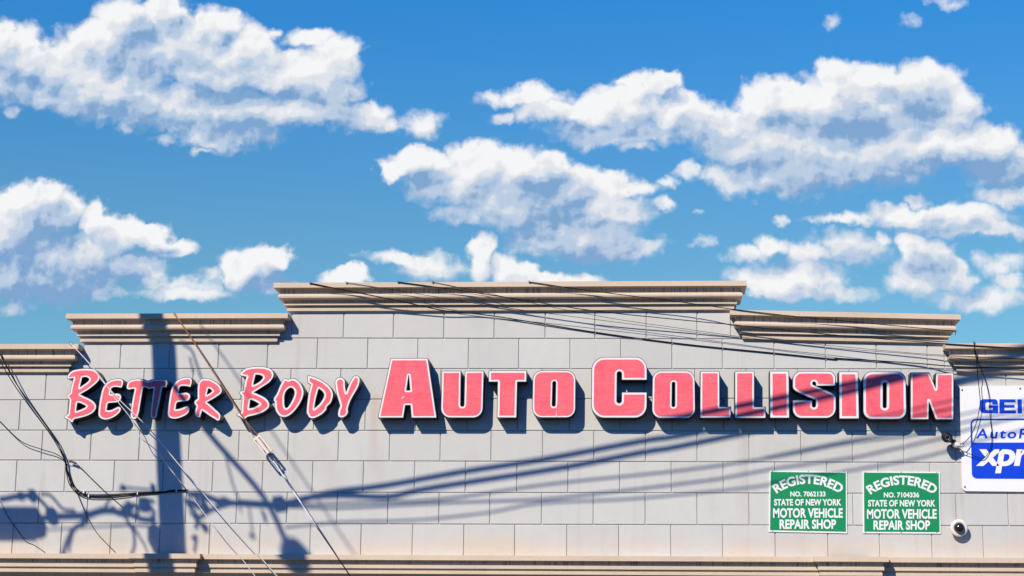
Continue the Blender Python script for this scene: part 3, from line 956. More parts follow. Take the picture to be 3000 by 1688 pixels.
BLOCKL = [
 (4, 'tall red block letter A with a small white tear in its face', [[(330,80),(1105,78),(1290,1328),(770,1328),(748,1062),(628,1062),(585,1328),(62,1328)], [(698,430),(714,430),(742,757),(650,757)]], 5.2),
 (4, 'red block letter U right of the tall A', [[(1418,348),(1806,348),(1796,1102,44),(1888,1102,44),(1906,348),(2292,348),(2265,1325,200),(1392,1325,190)]], 5.0),
 (5, 'red block letter T between block U and O', [[(240,340),(1028,340),(1025,565),(830,565),(812,1325),(415,1325),(428,565),(235,565)]], 5.8),
 (5, 'red block letter O with a vertical crack in its face below the slot', [[(1178,338,190),(2068,338,190),(2060,1322,190),(1160,1322,190)], [(1580,552,40),(1664,552,40),(1652,1098,42),(1566,1098,42)]], 4.6),
 (6, 'tall red block letter C, the largest of the sign', [[(108,55,270),(1262,55,270),(1262,525),(742,525),(742,345,56),(628,345,56),(620,1030,56),(738,1030,56),(742,800),(1262,800),(1258,1328,250),(95,1328,270)]], 6.2),
 (6, 'red block letter O directly right of the tall C', [[(1398,346,180),(2275,346,180),(2287,1336,180),(1385,1336,180)], [(1795,568,38),(1875,568,38),(1872,1110,40),(1790,1110,40)]], 5.0),
 (7, 'red block letter L, first of two, beside the round O', [[(78,85),(410,85),(412,720),(615,722),(615,912),(75,912)]], 5.2),
 (7, 'red block letter L, second of two, beside the I', [[(700,85),(1035,82),(1035,725),(1240,725),(1240,915),(700,915)]], 5.4),
 (7, 'red block letter I between the second L and the S', [[(1325,82),(1655,82),(1665,912),(1330,912)]], 7.0),
 (7, 'red block letter S near the right end of the sign', [[(1738,85,190),(2497,85,160),(2492,338),(2155,338),(2150,262,36),(2080,262,36),(2085,322,34),(2400,455,40),(2500,515,70),(2503,915,170),(1738,915,180),(1736,605),(2078,605),(2075,732,36),(2150,732,36),(2152,598,20),(1840,462,60),(1738,400,90)]], 6.0),
 (8, 'red block letter I between the S and the last O', [[(238,92),(570,92),(588,925),(245,925)]], 7.2),
 (8, 'red block letter O crossed by broad cable shadows, before the N', [[(672,92,150),(1425,92,150),(1440,935,150),(675,935,150)], [(1018,276,36),(1094,276,36),(1092,744,37),(1016,744,37)]], 7.0),
 (8, 'red block letter N that ends the sign beside the white and blue sign', [[(1525,108),(1850,108),(1972,402),(1980,118),(2287,118),(2285,940),(1975,940),(1845,600),(1838,938),(1525,938)]], 5.0)]


def to_wall(reg, lp, Y):
    ox, oy, s = REG[reg]
    return np.array([on_plane(ox + p[0] / s, oy + p[1] / s, Y)[[0, 2]] for p in lp])


MPP = 0.00414                                               # metres per photo pixel on the wall


def letter(reg, label, loops, ins, seed, group, patches=()):
    W_ = [to_wall(reg, lp, -LET_D) for lp in loops]
    al = np.vstack(W_)
    o = empty('sign_letter', (0.5 * (al[:, 0].min() + al[:, 0].max()), 0.0, al[:, 1].min()), label, 'sign letter', group)
    can = inset(W_, -0.0075, tol=0.0006)
    v, f = prism(can, -LET_D + 0.006, -0.001)
    mesh_obj('letter_can', v, f, 'black', o)
    v, f = prism(W_, -LET_D, -LET_D + 0.0055)
    mesh_obj('border', v, f, 'white', o)
    face = inset(W_, (ins - 0.3) * MPP, wob=0.00042, seed=seed)
    v, f = prism(face, -LET_D - 0.0025, -LET_D - 0.0002)
    mesh_obj('face', v, f, 'red', o)
    for pts in patches:
        v, f = prism([to_wall(reg, pts, -LET_D - 0.0045)], -LET_D - 0.0045, -LET_D - 0.0027)
        mesh_obj('torn_patch', v, f, 'white', o)
    return o


k = 0
for reg, label, loops in SCRIPT:
    k += 1
    letter(reg, label, [cr2(l) for l in loops], 5.0 if reg != 3 else 5.6, k, 'raised script letters of the wall sign')
PATCH = {0: [[(540, 925), (570, 905), (612, 872), (596, 905), (560, 930)]], 3: [[(1664, 1180), (1671, 1180), (1668, 1230), (1676, 1300), (1655, 1300), (1662, 1240)], [(1662, 1105), (1672, 1105), (1668, 1150)]], 6: [[(240, 200), (252, 203), (258, 220), (246, 216)]]}
for i, (reg, label, loops, ins) in enumerate(BLOCKL):
    k += 1
    letter(reg, label, [fil(l) for l in loops], ins, k, 'raised block letters of the wall sign', PATCH.get(i, ()))


# ------------------------------------------------------------------ lettering on flat signs
def glyphs(body, bold, shear=0.0, space=1.0):
    cu = bpy.data.curves.new('lettering', 'FONT')
    cu.body = body; cu.size = 1.0; cu.offset = bold; cu.shear = shear; cu.space_character = space
    cu.resolution_u = 4
    o = bpy.data.objects.new('lettering', cu); COL.objects.link(o)
    me = bpy.data.meshes.new_from_object(o.evaluated_get(bpy.context.evaluated_depsgraph_get()))
    v = np.array([x.co[:2] for x in me.vertices]); f = [tuple(p.vertices) for p in me.polygons]
    bpy.data.objects.remove(o); bpy.data.curves.remove(cu); bpy.data.meshes.remove(me)
    lo, hi = v.min(0), v.max(0)
    return (v - lo) / (hi - lo), f


def lettering(body, box, Y, mat, parent, bold=0.022, shear=0.0, space=1.02, warp=None, name='lettering'):
    v, f = glyphs(body, bold, shear, space)
    x0, x1, y0, y1 = box
    P = []
    for a, b_ in v:
        px, py = (x0 + a * (x1 - x0), y1 + b_ * (y0 - y1)) if warp is None else warp(a, b_)
        P.append(on_plane(px, py, Y))
    n = len(P)
    vs = list(P) + [p + np.array([0, 0.0006, 0]) for p in P]
    return mesh_obj(name, vs, f, mat, parent)


def z6(x, y): return 2000 + x / 2.576, 1126 + y / 2.576


def panel(pxs, Yf, Yb):
    return prism([np.array([on_plane(u, v, Yf)[[0, 2]] for u, v in pxs])], Yf, Yb)


def green_sign(dx, dy, corners, number, nbox, label):
    base = on_plane(*z6(*corners[3]))
    o = empty('registration_sign', (base[0], -0.01, base[2]), label, 'sign', 'green registration signs on the wall')
    C = [z6(*q) for q in corners]
    v, f = panel(C, -0.012, -0.001)
    plate_o = mesh_obj('sign_plate', v, f, 'signwhite', o)
    cx = sum(q[0] for q in C) / 4; cy = sum(q[1] for q in C) / 4
    I = []
    for q in C:
        I.append((q[0] + (3.6 if q[0] < cx else -3.4), q[1] + (3.4 if q[1] < cy else -4.6)))
    v, f = panel(I, -0.0135, -0.0122)
    field_o = mesh_obj('green_field', v, f, 'green', o)

    def arch(a, b_):
        th = math.radians(35.0) * (2 * a - 1); r = 411 + 72 * b_
        return z6(947 + dx + r * math.sin(th), 752 + 411 + dy - r * math.cos(th))
    Y = -0.0143
    lettering('REGISTERED', (0, 1, 0, 1), Y, 'signwhite', field_o, bold=0.033, warp=arch)
    for body, (x0, x1, y0, y1) in ((number, nbox), ('STATE OF NEW YORK', (690 + dx, 1198 + dx, 866 + dy, 916 + dy)), ('MOTOR VEHICLE', (682 + dx, 1208 + dx, 935 + dy, 1008 + dy)), ('REPAIR SHOP', (731 + dx, 1158 + dx, 1020 + dy, 1092 + dy))):
        a, b_ = z6(x0, y0); c_, d_ = z6(x1, y1)
        lettering(body, (a, c_, b_, d_), Y, 'signwhite', field_o, bold=0.033)
    mb = MB()
    for fx in (0.04, 0.5, 0.96):
        for fy in (0.012, 0.988):
            px = C[0][0] + fx * (C[1][0] - C[0][0]); py = C[0][1] + fy * (C[3][1] - C[0][1])
            q = on_plane(px, py, -0.012); MB().lathe(q, (0, -1, 0), [(0, 0.006), (0.003, 0.005)], 8).make('screw', 'screw', plate_o)


green_sign(0, 0, [(655, 652), (1240, 660), (1241, 1125), (650, 1113)], 'NO. 7062133', (812, 1078, 808, 848), 'green state registration sign numbered 7062133, nearer the big letters L')
green_sign(709, 7, [(1358, 658), (1941, 662), (1948, 1128), (1362, 1124)], 'NO. 7104336', (1518, 1785, 815, 855), 'green state registration sign numbered 7104336, beside the dome camera')

# white and blue insurance sign, running out of the picture on the right
gs_b = on_plane(2817, 1440)
gs = empty('insurance_sign', (gs_b[0], -0.02, gs_b[2]), 'large white and blue insurance repair sign cut off by the right edge', 'sign')
XR = 3420.0
GY = -0.022
plate = fil([(2811, 1132, 12), (XR, 1129, 14), (XR, 1445, 14), (2819, 1439, 14)])
v, f = panel(plate, GY, -0.003)
gs_plate = mesh_obj('sign_plate', v, f, 'signwhite', gs)
box_ = fil([(2845.0, 1297), (XR - 34, 1296), (XR - 34, 1405, 14), (2847.5, 1402.5, 16)])
v, f = panel(box_, GY - 0.0016, GY - 0.0003)
gs_field = mesh_obj('blue_field', v, f, 'blue', gs)
# thin blue outline above the field
outl = MB()
o1 = fil([(2843, 1227, 15), (XR - 32, 1225, 15), (XR - 32, 1296.8), (2844.2, 1297.0)])
i1 = fil([(2848, 1232, 11), (XR - 37, 1230, 11), (XR - 37, 1296.8), (2849.2, 1297.0)])
for a, b_ in zip(range(len(o1) - 2), range(1, len(o1) - 1)):
    q = [on_plane(*p, GY - 0.0012) for p in (o1[a], o1[b_], i1[b_], i1[a])]
    outl.add(q, [(0, 1, 2, 3)])
q = [on_plane(*p, GY - 0.0012) for p in (o1[-1], o1[0], i1[0], i1[-1])]
outl.add(q, [(0, 1, 2, 3)])
q = [on_plane(*p, GY - 0.0012) for p in (o1[-3], o1[-2], i1[-2], i1[-3])]
outl.make('outline', 'blue', gs)
# extended block capitals of the first line, built as strokes
GL = []


def gz(x, y): return 2700 + x / 4.0267, 1100 + y / 4.0267


def capital(loops):
    v, f = prism([np.array([on_plane(*gz(*p), GY - 0.0015)[[0, 2]] for p in lp]) for lp in loops], GY - 0.0015, GY - 0.0002)
    return v, f


mb = MB()
mb.add(*capital([fil([(685, 280, 45), (893, 280, 40), (900, 345), (835, 345), (832, 318, 12), (752, 318, 22), (755, 410, 22), (838, 410, 12), (838, 383), (792, 383), (792, 352), (902, 352), (904, 447, 12), (690, 447, 50)])]))
mb.add(*capital([[(918, 282), (1108, 282), (1108, 318), (975, 318), (976, 350), (1098, 350), (1098, 382), (977, 382), (978, 412), (1112, 412), (1113, 448), (918, 448)]]))
mb.add(*capital([[(1130, 282), (1182, 282), (1186, 448), (1134, 448)]]))
mb.add(*capital([fil([(1204, 280, 45), (1408, 280, 30), (1412, 345), (1352, 345), (1350, 318, 12), (1268, 318, 22), (1270, 411, 22), (1354, 411, 12), (1356, 385), (1414, 385), (1412, 448, 30), (1206, 448, 45)])]))
mb.add(*capital([fil([(1430, 280, 45), (1640, 280, 45), (1644, 448, 45), (1432, 448, 45)]), fil([(1492, 318, 22), (1580, 318, 22), (1584, 411, 22), (1494, 411, 22)])]))
mb.make('lettering', 'blue', gs)
a, b_ = gz(636, 628); c_, d_ = gz(1640, 752)
lettering('AutoRepair', (a, a + 284, b_, d_ + 7), GY - 0.0015, 'blue', gs, bold=0.024, shear=0.12, space=1.22)
a, b_ = gz(642, 868); c_, d_ = gz(1780, 1155)
lettering('xpress', (a, a + 276, b_, d_), GY - 0.0024, 'signwhite', gs_field, bold=0.034, shear=0.16, space=0.93)
mb = MB()
for px, py in ((2819, 1143), (2989, 1139), (2827, 1427), (3200, 1138), (3400, 1140), (3400, 1432), (3120, 1436)):
    MB().lathe(on_plane(px, py, GY), (0, -1, 0), [(0, 0.012), (0.004, 0.010)], 10).make('screw', 'screw', gs_plate)
# bent-back top left corner of the sheet
v, f = panel([(2804, 1130), (2816, 1133), (2812, 1146)], GY + 0.004, GY + 0.010)
mesh_obj('bent_corner', v, f, 'signwhite', gs)

# ------------------------------------------------------------------ cameras on the wall
dc = on_plane(2809, 1546.5, -0.06)
dome = empty('dome_camera', (dc[0], 0.0, dc[2] - 0.1), 'white security dome camera with dark bubble below the blue sign', 'camera')
cz = dc[2]
dome_h = MB().lathe((dc[0], -0.002, cz), (0, -1, -0.06), [(0, 0.088), (0.05, 0.096), (0.075, 0.102), (0.088, 0.097), (0.094, 0.085), (0.097, 0.066), (0.09, 0.06)], 32).make('housing', 'camwhite', dome, True)
pr = [(0.094 + 0.056 * math.sin(t), 0.062 * math.cos(t)) for t in np.linspace(0, 1.5, 9)]
MB().lathe((dc[0], -0.002, cz), (0, -1, -0.06), pr, 28).make('bubble', 'dome', dome, True)
mb = MB()
for th in (0.6, 2.2, 3.9, 5.3):
    MB().lathe((dc[0] + 0.083 * math.cos(th), -0.088, cz + 0.083 * math.sin(th)), (0, -1, 0), [(0, 0.006), (0.004, 0.005)], 8).make('screw', 'screw', dome_h)

bc = on_plane(2776.4, 1282, -0.22)
bul = empty('bullet_camera', (bc[0], 0.0, bc[2] - 0.1), 'black turret security camera with white cable joint under the last letter', 'camera')
hd = np.array([0.02, -1.0, -0.18]); hd /= np.linalg.norm(hd)
c0 = np.array(bc) - hd * 0.07
bul_h = MB().lathe(c0, hd, [(-0.035, 0.022), (-0.03, 0.045), (-0.01, 0.060), (0.03, 0.063), (0.062, 0.060), (0.07, 0.052), (0.066, 0.044), (0.058, 0.040)], 28).make('head', 'black', bul, True)
MB().lathe(c0, hd, [(0.050, 0.036), (0.066, 0.034), (0.068, 0.026), (0.060, 0.024)], 24).make('lens_ring', 'darkmetal', bul_h, True)
MB().lathe(c0, hd, [(0.052, 0.022), (0.062, 0.018), (0.066, 0.006)], 20).make('lens', 'glass', bul_h, True)
foot = on_plane(2793, 1305, 0.0)
MB().tube([np.array(c0) + np.array([0.01, 0.02, -0.02]), foot + np.array([0.0, -0.09, 0.03]), foot + np.array([0.005, -0.03, 0.0]), foot], [0.03, 0.026, 0.032, 0.034], 12).make('mount_arm', 'black', bul, True)
j0, j1 = on_plane(2793, 1302, -0.12), on_plane(2812, 1305, -0.12)
MB().tube([j0, 0.4 * j0 + 0.6 * j1 + np.array([0, 0, -0.004]), j1], [0.034, 0.032, 0.022], 10).make('cable_joint', 'camwhite', bul, False)
mb = MB()
rc = on_plane(2818, 1304.5, -0.12)
mb.tube([rc + 0.024 * np.array([math.cos(t) * 1.1, 0, math.sin(t) * 0.9]) for t in np.linspace(0, 2 * math.pi, 13)], 0.0035, 6, False)
mb.make('cable_ring', 'cable', bul)


# ------------------------------------------------------------------ wires and cables in the picture
def px_tube(pts, Ys, per=6):
    """pts: photo pixels, Ys: depth per point (or two values, start and end)"""
    if len(Ys) == 2 and len(pts) > 2:
        s = np.cumsum([0] + [math.hypot(b[0] - a[0], b[1] - a[1]) for a, b in zip(pts, pts[1:])]); s = s / s[-1]
        Ys = [Ys[0] + (Ys[1] - Ys[0]) * t for t in s]
    uv = spline([(u, v, 0) for u, v in pts], per)
    n = len(pts)
    yy = np.interp(np.arange(len(uv)) / per, np.arange(n), Ys)
    for _ in range(3):                                     # ease the bends in depth
        yy[1:-1] = 0.25 * yy[:-2] + 0.5 * yy[1:-1] + 0.25 * yy[2:]
    return [on_plane(q[0], q[1], y) for q, y in zip(uv, yy)]


def eye_hook(p, parent, mat='darkmetal'):
    """screw eye let into the top of the cornice"""
    p = np.asarray(p)
    mb = MB()
    mb.tube([p + 0.011 * np.array([math.cos(t), 0.0, math.sin(t)]) for t in np.linspace(0, 2 * math.pi, 11)], 0.003, 6, False)
    mb.tube([p + np.array([0, 0.005, -0.008]), p + np.array([0, 0.05, -0.035])], 0.004, 6)
    return mb.make('eye_hook', mat, parent)


def wire(name, pts3, r, mat, label, cat='wire', group=None, hook=None, n=7):
    o = empty(name, pts3[0], label, cat, group)
    MB().tube(pts3, r, n).make('strand', mat, o, True)
    if hook is not None:
        eye_hook(hook, o)
    return o


GW_ = 'service wires strung across the cornices'
YH = -PCOR - 0.012
LONG = [  # photo points (u, v, depth); they lie over the mouldings, then run close to the wall
    ([(909, 829.5, YH), (1000, 848.5, -.195), (1130, 874, -.165), (1209.6, 891, -.125), (1310.6, 911.8, -.07), (1446, 926, -.025), (1737.6, 972.7, -.014), (2000, 1007.7, -.014), (2271.7, 1034.9, -.014), (2440, 1052, -.014), (2452, 1050, -.014), (2574.5, 1057.4, -.016), (2700, 1066, -.03), (2799.7, 1073.7, -.10), (3000, 1080, -.12), (3300, 1088, -.22)], 0.0066, 'thickest black service wire, lowest of the five across the cornices'),
    ([(1167, 826.4, YH), (1330, 848.5, YH), (1524, 877.6, -.18), (1737.6, 910.6, -.165), (2000, 937.8, -.15), (2140, 951, -.15), (2271.7, 965, -.155), (2512, 987.5, -.17), (2700, 1002, -.19), (2776, 1007.7, YH), (3000, 1021, YH), (3300, 1036, -.22)], 0.0056, 'black service wire that meets the far right cornice along its top'),
    ([(1551, 826, YH), (1718, 850.5, YH), (2000, 886, -.16), (2143.6, 905.6, YH), (2295, 923.4, YH), (2504.7, 943.6, YH), (2800, 971, -.17)], 0.0050, 'topmost black service wire, ending at the right end of the upper right cornice'),
    ([(1015.5, 828, YH), (1229, 862, -.18), (1403.7, 891, -.15), (1605.6, 918.4, -.12), (2000, 968.9, -.095), (2139.8, 986.3, -.09), (2419, 1017.4, -.11), (2640, 1035, -.14), (2735, 1042.5, -.16), (2815, 1045.3, -.17), (3000, 1050.4, -.17), (3300, 1056, -.22)], 0.0030, 'thin black service wire leaving the middle cornice near its left end'),
    ([(1268, 826.4, YH), (1431, 860, -.18), (1621, 901, -.14), (1815, 936.6, -.11), (2000, 963, -.10), (2170.8, 987, -.092), (2271.7, 998.8, -.10), (2419, 1011.6, -.11), (2640, 1032, -.14), (2735, 1039, -.16), (2815, 1043, -.17), (3000, 1052.6, -.17), (3300, 1062, -.22)], 0.0030, 'thin black service wire converging with another thin wire at the right')]
ends = []
for pts, r, label in LONG:
    P = px_tube([p[:2] for p in pts], [p[2] for p in pts], 5)
    w = wire('service_wire', P, r, 'cable', label, 'wire', GW_, P[0])
    if pts[-1][0] < 2900: eye_hook(P[-1], w)
    else: ends.append(P[-1])
zb_ = [e[2] for e in ends]; xb_ = max(e[0] for e in ends)
br = empty('wire_bracket', (xb_, 0.0, min(zb_) - 0.05), 'steel service bracket holding the wires right of the picture', 'bracket')
MB().box((xb_ - 0.015, -0.25, min(zb_) - 0.06), (xb_ + 0.015, -0.205, max(zb_) + 0.06)).make('post', 'darkmetal', br)
MB().box((xb_ - 0.02, -0.206, min(zb_) - 0.055), (xb_ + 0.02, -0.0005, min(zb_) - 0.015)).make('arm', 'darkmetal', br)

# rusty guy with strain insulator and white guard
GY0, GY1 = YH - 0.004, -0.225


def guy_y(v): return GY0 + (GY1 - GY0) * (v - 919) / (1688 - 919)


def gp(u, v): return on_plane(u, v, guy_y(v))


guy = empty('guy_wire', gp(511, 919.5), 'rusty guy wire running down to a pale strain insulator, then silver and black', 'wire')
eye_hook(gp(511, 919.5), guy, 'rust')
MB().tube(spline([gp(511, 919.5), gp(551, 976.6), gp(621, 1083), gp(698.8, 1203.7), gp(719, 1231)], 4), 0.0085, 8).make('rusty_strand', 'rust', guy, True)
MB().tube(spline([gp(719, 1231), gp(733, 1250), gp(755, 1275), gp(775, 1302), gp(784, 1318)], 4), 0.0055, 7).make('rusty_strand', 'rust', guy, True)
MB().tube(spline([gp(719, 1231), gp(726, 1246), gp(738, 1270), gp(750, 1292), gp(757, 1304)], 4), 0.0045, 7).make('rusty_strand', 'rust', guy, True)
A, B = gp(753, 1284), gp(789, 1329)
ax = (B - A) / np.linalg.norm(B - A)
vw = np.array([0, -1.0, 0]) - ax * ax[1] * -1.0; vw /= np.linalg.norm(vw)
sd = np.cross(ax, vw)
Lh = np.linalg.norm(B - A) / 2
ctr = 0.5 * (A + B)
ins = MB()
for off, wd in ((-0.043, 0.012), (0.002, 0.017), (0.043, 0.009)):
    ins.obox(ctr + sd * off + vw * (0.02 if off == 0.002 else 0.0), sd, vw, ax, wd, 0.017, Lh)
ins.obox(A - ax * 0.004, sd, vw, ax, 0.044, 0.014, 0.012)
ins_o = ins.make('strain_insulator', 'bone', guy, False, 0.005)
MB().obox(B + ax * 0.004 + sd * 0.012, sd, vw, ax, 0.036, 0.017, 0.013).make('insulator_clamp', 'darkmetal', guy, False, 0.004)
MB().tube([gp(781, 1331), gp(796, 1350), gp(809, 1363)], 0.0035, 6).make('strand', 'steel', guy)
MB().tube([gp(791, 1328), gp(800, 1342), gp(809, 1363)], 0.004, 6).make('strand', 'cable', guy)
MB().tube(spline([gp(800, 1352), gp(812, 1367), gp(871, 1457), gp(931.7, 1549)], 3), [0.0085] * 10, 8).make('guard', 'guard', guy, True)
e0, e1 = gp(931.7, 1549), gp(1025.6, 1688)
d = (e1 - e0) / (e1 - e0)[2]
foot = e0 + d * (0.0 - e0[2])
MB().tube([e0, e1, foot], 0.0062, 7).make('strand', 'cable', guy, True)
MB().tube([e0 - d * 0.0, e0 + d * -0.03], 0.009, 8).make('clip', 'darkmetal', guy)

# two pale guys at the left
for (pts, r, m, label) in (
    ([(205.7, 1005), (267.9, 1071.7), (295, 1110.6), (351, 1172.7), (403.7, 1223), (442.5, 1263), (541.5, 1382), (640.5, 1498.7), (757, 1626.8), (811, 1688)], 0.0058, 'steel', 'pale steel guy wire, upper of the pair in front of the opening script B'),
    ([(209, 1008), (287, 1095), (341.6, 1172.7), (384, 1227), (411.5, 1281), (458, 1320), (489, 1362), (551, 1440.4), (621, 1533.6), (691, 1615), (747, 1688)], 0.0048, 'steel', 'pale rust-flecked guy wire, lower of the pair in front of the opening script B')):
    Ys = [YH - 0.004 for u, v in pts]
    P = px_tube(pts, Ys, 4)
    dd = (P[-1] - P[-3]); dd = dd / dd[2]
    P.append(P[-1] + dd * (0.0 - P[-1][2]))
    wire('guy_wire', P, r, m, label, 'wire', 'pale guy wires in front of the script letters', P[0])

# black cables at the left: two overhead drops, splice, bundle stapled to the wall
CG = 'black cables at the left of the wall'
drop1 = [(-17, 1006), (0, 1037), (46.6, 1122), (101, 1199.8), (150, 1268), (171, 1302), (192, 1351), (198, 1378), (211.6, 1415), (233, 1440), (260, 1453), (310.6, 1455), (368.8, 1449.5), (403.7, 1446), (477.5, 1441.5), (500.8, 1437), (551, 1435.4)]
Yd1 = [YH, -0.19, -0.17, -0.13, -0.09, -0.07, -0.055, -0.04, -0.03, -0.02, -0.016, -0.016, -0.016, -0.016, -0.016, -0.016, -0.016]
P = px_tube(drop1, Yd1, 5)
wire('cable', P, 0.0070, 'cable', 'thickest black cable, hanging from the left cornice and looping onto the wall', 'cable', CG, P[0])
drop2 = [(-12, 1008), (0, 1055), (38, 1122), (88, 1193), (140, 1262), (168, 1306), (190, 1351), (194, 1380), (203, 1418), (224, 1443), (256, 1457), (312, 1459.5), (370, 1454), (404, 1448.5), (478, 1443.5), (505, 1440), (548, 1437.5)]
Yd2 = [YH, -0.2, -0.18, -0.14, -0.1, -0.075, -0.06, -0.05, -0.035, -0.026, -0.022, -0.02, -0.02, -0.018, -0.018, -0.018, -0.018]
P = px_tube(drop2, Yd2, 5)
wire('cable', P, 0.0058, 'cable', 'thinner black cable running along the left side of the thickest drop', 'cable', CG, P[0])
P = px_tube([(-70, 1165), (0, 1234.8), (62, 1293), (120, 1316), (163, 1330), (188, 1350), (200, 1395), (218, 1432), (248, 1447), (300, 1449), (372, 1446), (404, 1444), (470, 1440)], [-0.02, -0.03, -0.05, -0.05, -0.045, -0.05, -0.04, -0.03, -0.014, -0.012, -0.012, -0.01, -0.01], 5)
wire('cable', P, 0.005, 'cable', 'slack black cable entering low from the left edge to the splice', 'cable', CG)
P = px_tube([(192, 1352), (203, 1354), (226, 1361), (271.7, 1405.5), (310.6, 1443), (334, 1464), (361, 1487)], [-0.055, -0.05, -0.045, -0.03, -0.025, -0.012, -0.006], 5)
wire('cable', P, 0.0042, 'cable', 'thin loose cable slanting right from the splice across the bundle', 'cable', CG)
P = px_tube([(198, 1380), (206, 1415), (225, 1444), (252, 1506), (283.4, 1561), (337.7, 1619)], [-0.045, -0.03, -0.03, -0.012, -0.008, -0.006], 5)
wire('cable', P, 0.0040, 'cable', 'thin loose cable dropping from the loop to the ledge', 'cable', CG)
P = px_tube([(0, 1467.6), (12, 1490), (23, 1514), (58, 1562.7), (77.6, 1588), (101, 1597.7), (132, 1619)], [-0.006] * 7, 4)  # black strand laid along what is a wire's shadow on the wall
wire('cable', P, 0.0034, 'cable', 'thin black strand drawn for a wire shadow in the bottom left corner, ending on the ledge', 'cable', CG)
sp = px_tube([(203, 1350), (212, 1353), (224, 1359)], (-0.055, -0.05), 4)
o = empty('cable_splice', sp[0], 'small dark splice tube where the left cables meet', 'cable splice')
MB().tube(sp, [0.007] + [0.013] * (len(sp) - 2) + [0.008], 10).make('sleeve', 'darkmetal', o, True)
for (u, v), wh in (((246, 1441), 'at the upper bend of the black cable bundle'), ((260, 1452), 'at the lowest bend of the black cable bundle'),
                   ((403, 1445.5), 'halfway along the level black cable bundle'), ((517, 1437), 'near the right end of the black cable bundle')):
    q = on_plane(u, v, -0.018)
    o = MB().box((q[0] - 0.006, -0.03, q[2] - 0.018), (q[0] + 0.006, -0.0005, q[2] + 0.016)).make('cable_clip', 'guard')
    tag(o, 'small pale cable clip ' + wh, 'cable clip', 'clips pinning the black cables to the wall')

# doubled cable hanging over the white and blue sign
HG = 'black cables hanging over the blue sign'
P = px_tube([(2854, 1004), (2856, 1030), (2861.8, 1064), (2865, 1110.6), (2871.5, 1168.8), (2868, 1205), (2860, 1240), (2846, 1273.6), (2832, 1290), (2820, 1301)], [YH, -0.2, -0.16, -0.12, -0.09, -0.08, -0.08, -0.09, -0.11, -0.12], 5)
h = wire('cable', P, 0.0046, 'cable', 'black cable from the right cornice down to the turret camera joint', 'cable', HG, P[0])
q = on_plane(2857, 1032, -0.2)
MB().tube([q + np.array([0, 0, 0.02]), q - np.array([0.0, 0, 0.02])], 0.010, 8).make('connector', 'cable', h)
P = px_tube([(2856, 1022), (2862, 1046), (2867.6, 1064), (2879, 1092), (2891, 1130), (2898.7, 1172.7), (2901, 1227), (2906, 1265.8), (2904.5, 1300.8), (2893, 1331), (2876, 1343), (2846, 1332), (2822, 1322), (2800, 1309)], [-0.2, -0.17, -0.14, -0.1, -0.07, -0.06, -0.055, -0.05, -0.045, -0.045, -0.05, -0.06, -0.07, -0.08], 5)
wire('cable', P, 0.0042, 'cable', 'black cable looping low over the blue field back to the camera', 'cable', HG)


# ------------------------------------------------------------------ utility pole and overhead cables on the street (they cast the shadows on the wall)
def cast(u, v, s):
    """point s metres out from the wall whose shadow falls on the wall at photo pixel (u, v)"""
    return on_plane(u, v) + s * SUN_K


SP = 5.2
p_top, p_bot = cast(479, 1004, SP), cast(507.5, 1615, SP)
dv = (p_bot - p_top) / (p_bot[2] - p_top[2])
base = p_bot + dv * (0.0 - p_bot[2])
head = p_top + dv * (1.3)
pole = empty('utility_pole', base, 'leaning wooden utility pole on the pavement left of the shopfront', 'utility pole')
MB().tube([base, 0.5 * (base + head), head], [0.165, 0.150, 0.136], 20).make('shaft', 'wood', pole, True)


def cast_tube(pts, s, r, name, mat, parent, per=4, n=7):
    ss = s if hasattr(s, '__len__') else (s, s)
    if len(ss) == 2 and len(pts) > 2:
        t = np.linspace(0, 1, len(pts)); ss = [ss[0] + (ss[1] - ss[0]) * q for q in t]
    return MB().tube(spline([cast(u, v, q) for (u, v), q in zip(pts, ss)], per), r, n).make(name, mat, parent, True)


def cast_box(u0, v0, u1, v1, s, depth, name, mat, parent):
    a, b_ = cast(u0, v1, s), cast(u1, v0, s)
    return MB().box((a[0], s * -1 - depth / 2, a[2]), (b_[0], s * -1 + depth / 2, b_[2])).make(name, mat, parent)


# street lamp arm reaching over the road, with its head
arm = [cast(482, 1085, SP), cast(602, 1258, SP + 0.8), cast(769, 1452, SP + 1.75), cast(842, 1595, SP + 2.35)]
MB().tube(spline(arm, 5), 0.033, 10).make('lamp_arm', 'greymetal', pole, True)
h0, h1 = cast(842, 1595, SP + 2.35), cast(885, 1660, SP + 2.75)
hdv = (h1 - h0)
MB().tube([h0 - hdv * 0.05, h0 + hdv * 0.08, h0 + hdv * 0.35, h0 + hdv * 0.8, h0 + hdv * 1.25, h0 + hdv * 1.4], [0.04, 0.09, 0.15, 0.17, 0.14, 0.05], 14).make('lamp_head', 'greymetal', pole, True)
for pts, r in (([(656, 1316), (683, 1421), (699, 1463), (706, 1500)], 0.011), ([(768, 1498), (776, 1515), (779, 1530)], 0.02), ([(730, 1483), (738, 1545), (741, 1572)], 0.010)):
    cast_tube(pts, SP + 1.2, r, 'hanging_wire', 'cable', pole)
cast_tube([(733, 1568), (745, 1573)], SP + 1.2, 0.025, 'weight', 'darkmetal', pole)
# terminal boxes on the telephone strand left of the pole
cast_box(-140, 1512, 123, 1545, SP, 0.25, 'terminal_box', 'greymetal', pole)
cast_box(-140, 1545, 116, 1556, SP + 0.1, 0.2, 'terminal_box', 'greymetal', pole)
cast_box(-140, 1556, 95, 1563, SP, 0.2, 'terminal_box', 'greymetal', pole)
cast_box(410, 1467, 436, 1492, SP, 0.1, 'junction_box', 'greymetal', pole)
o = MB().tube([cast(452, 1540, SP), cast(453, 1552, SP), cast(455, 1585, SP), cast(462, 1615, SP)], [0.03, 0.075, 0.085, 0.05], 12).make('meter_drum', 'greymetal', pole, True)
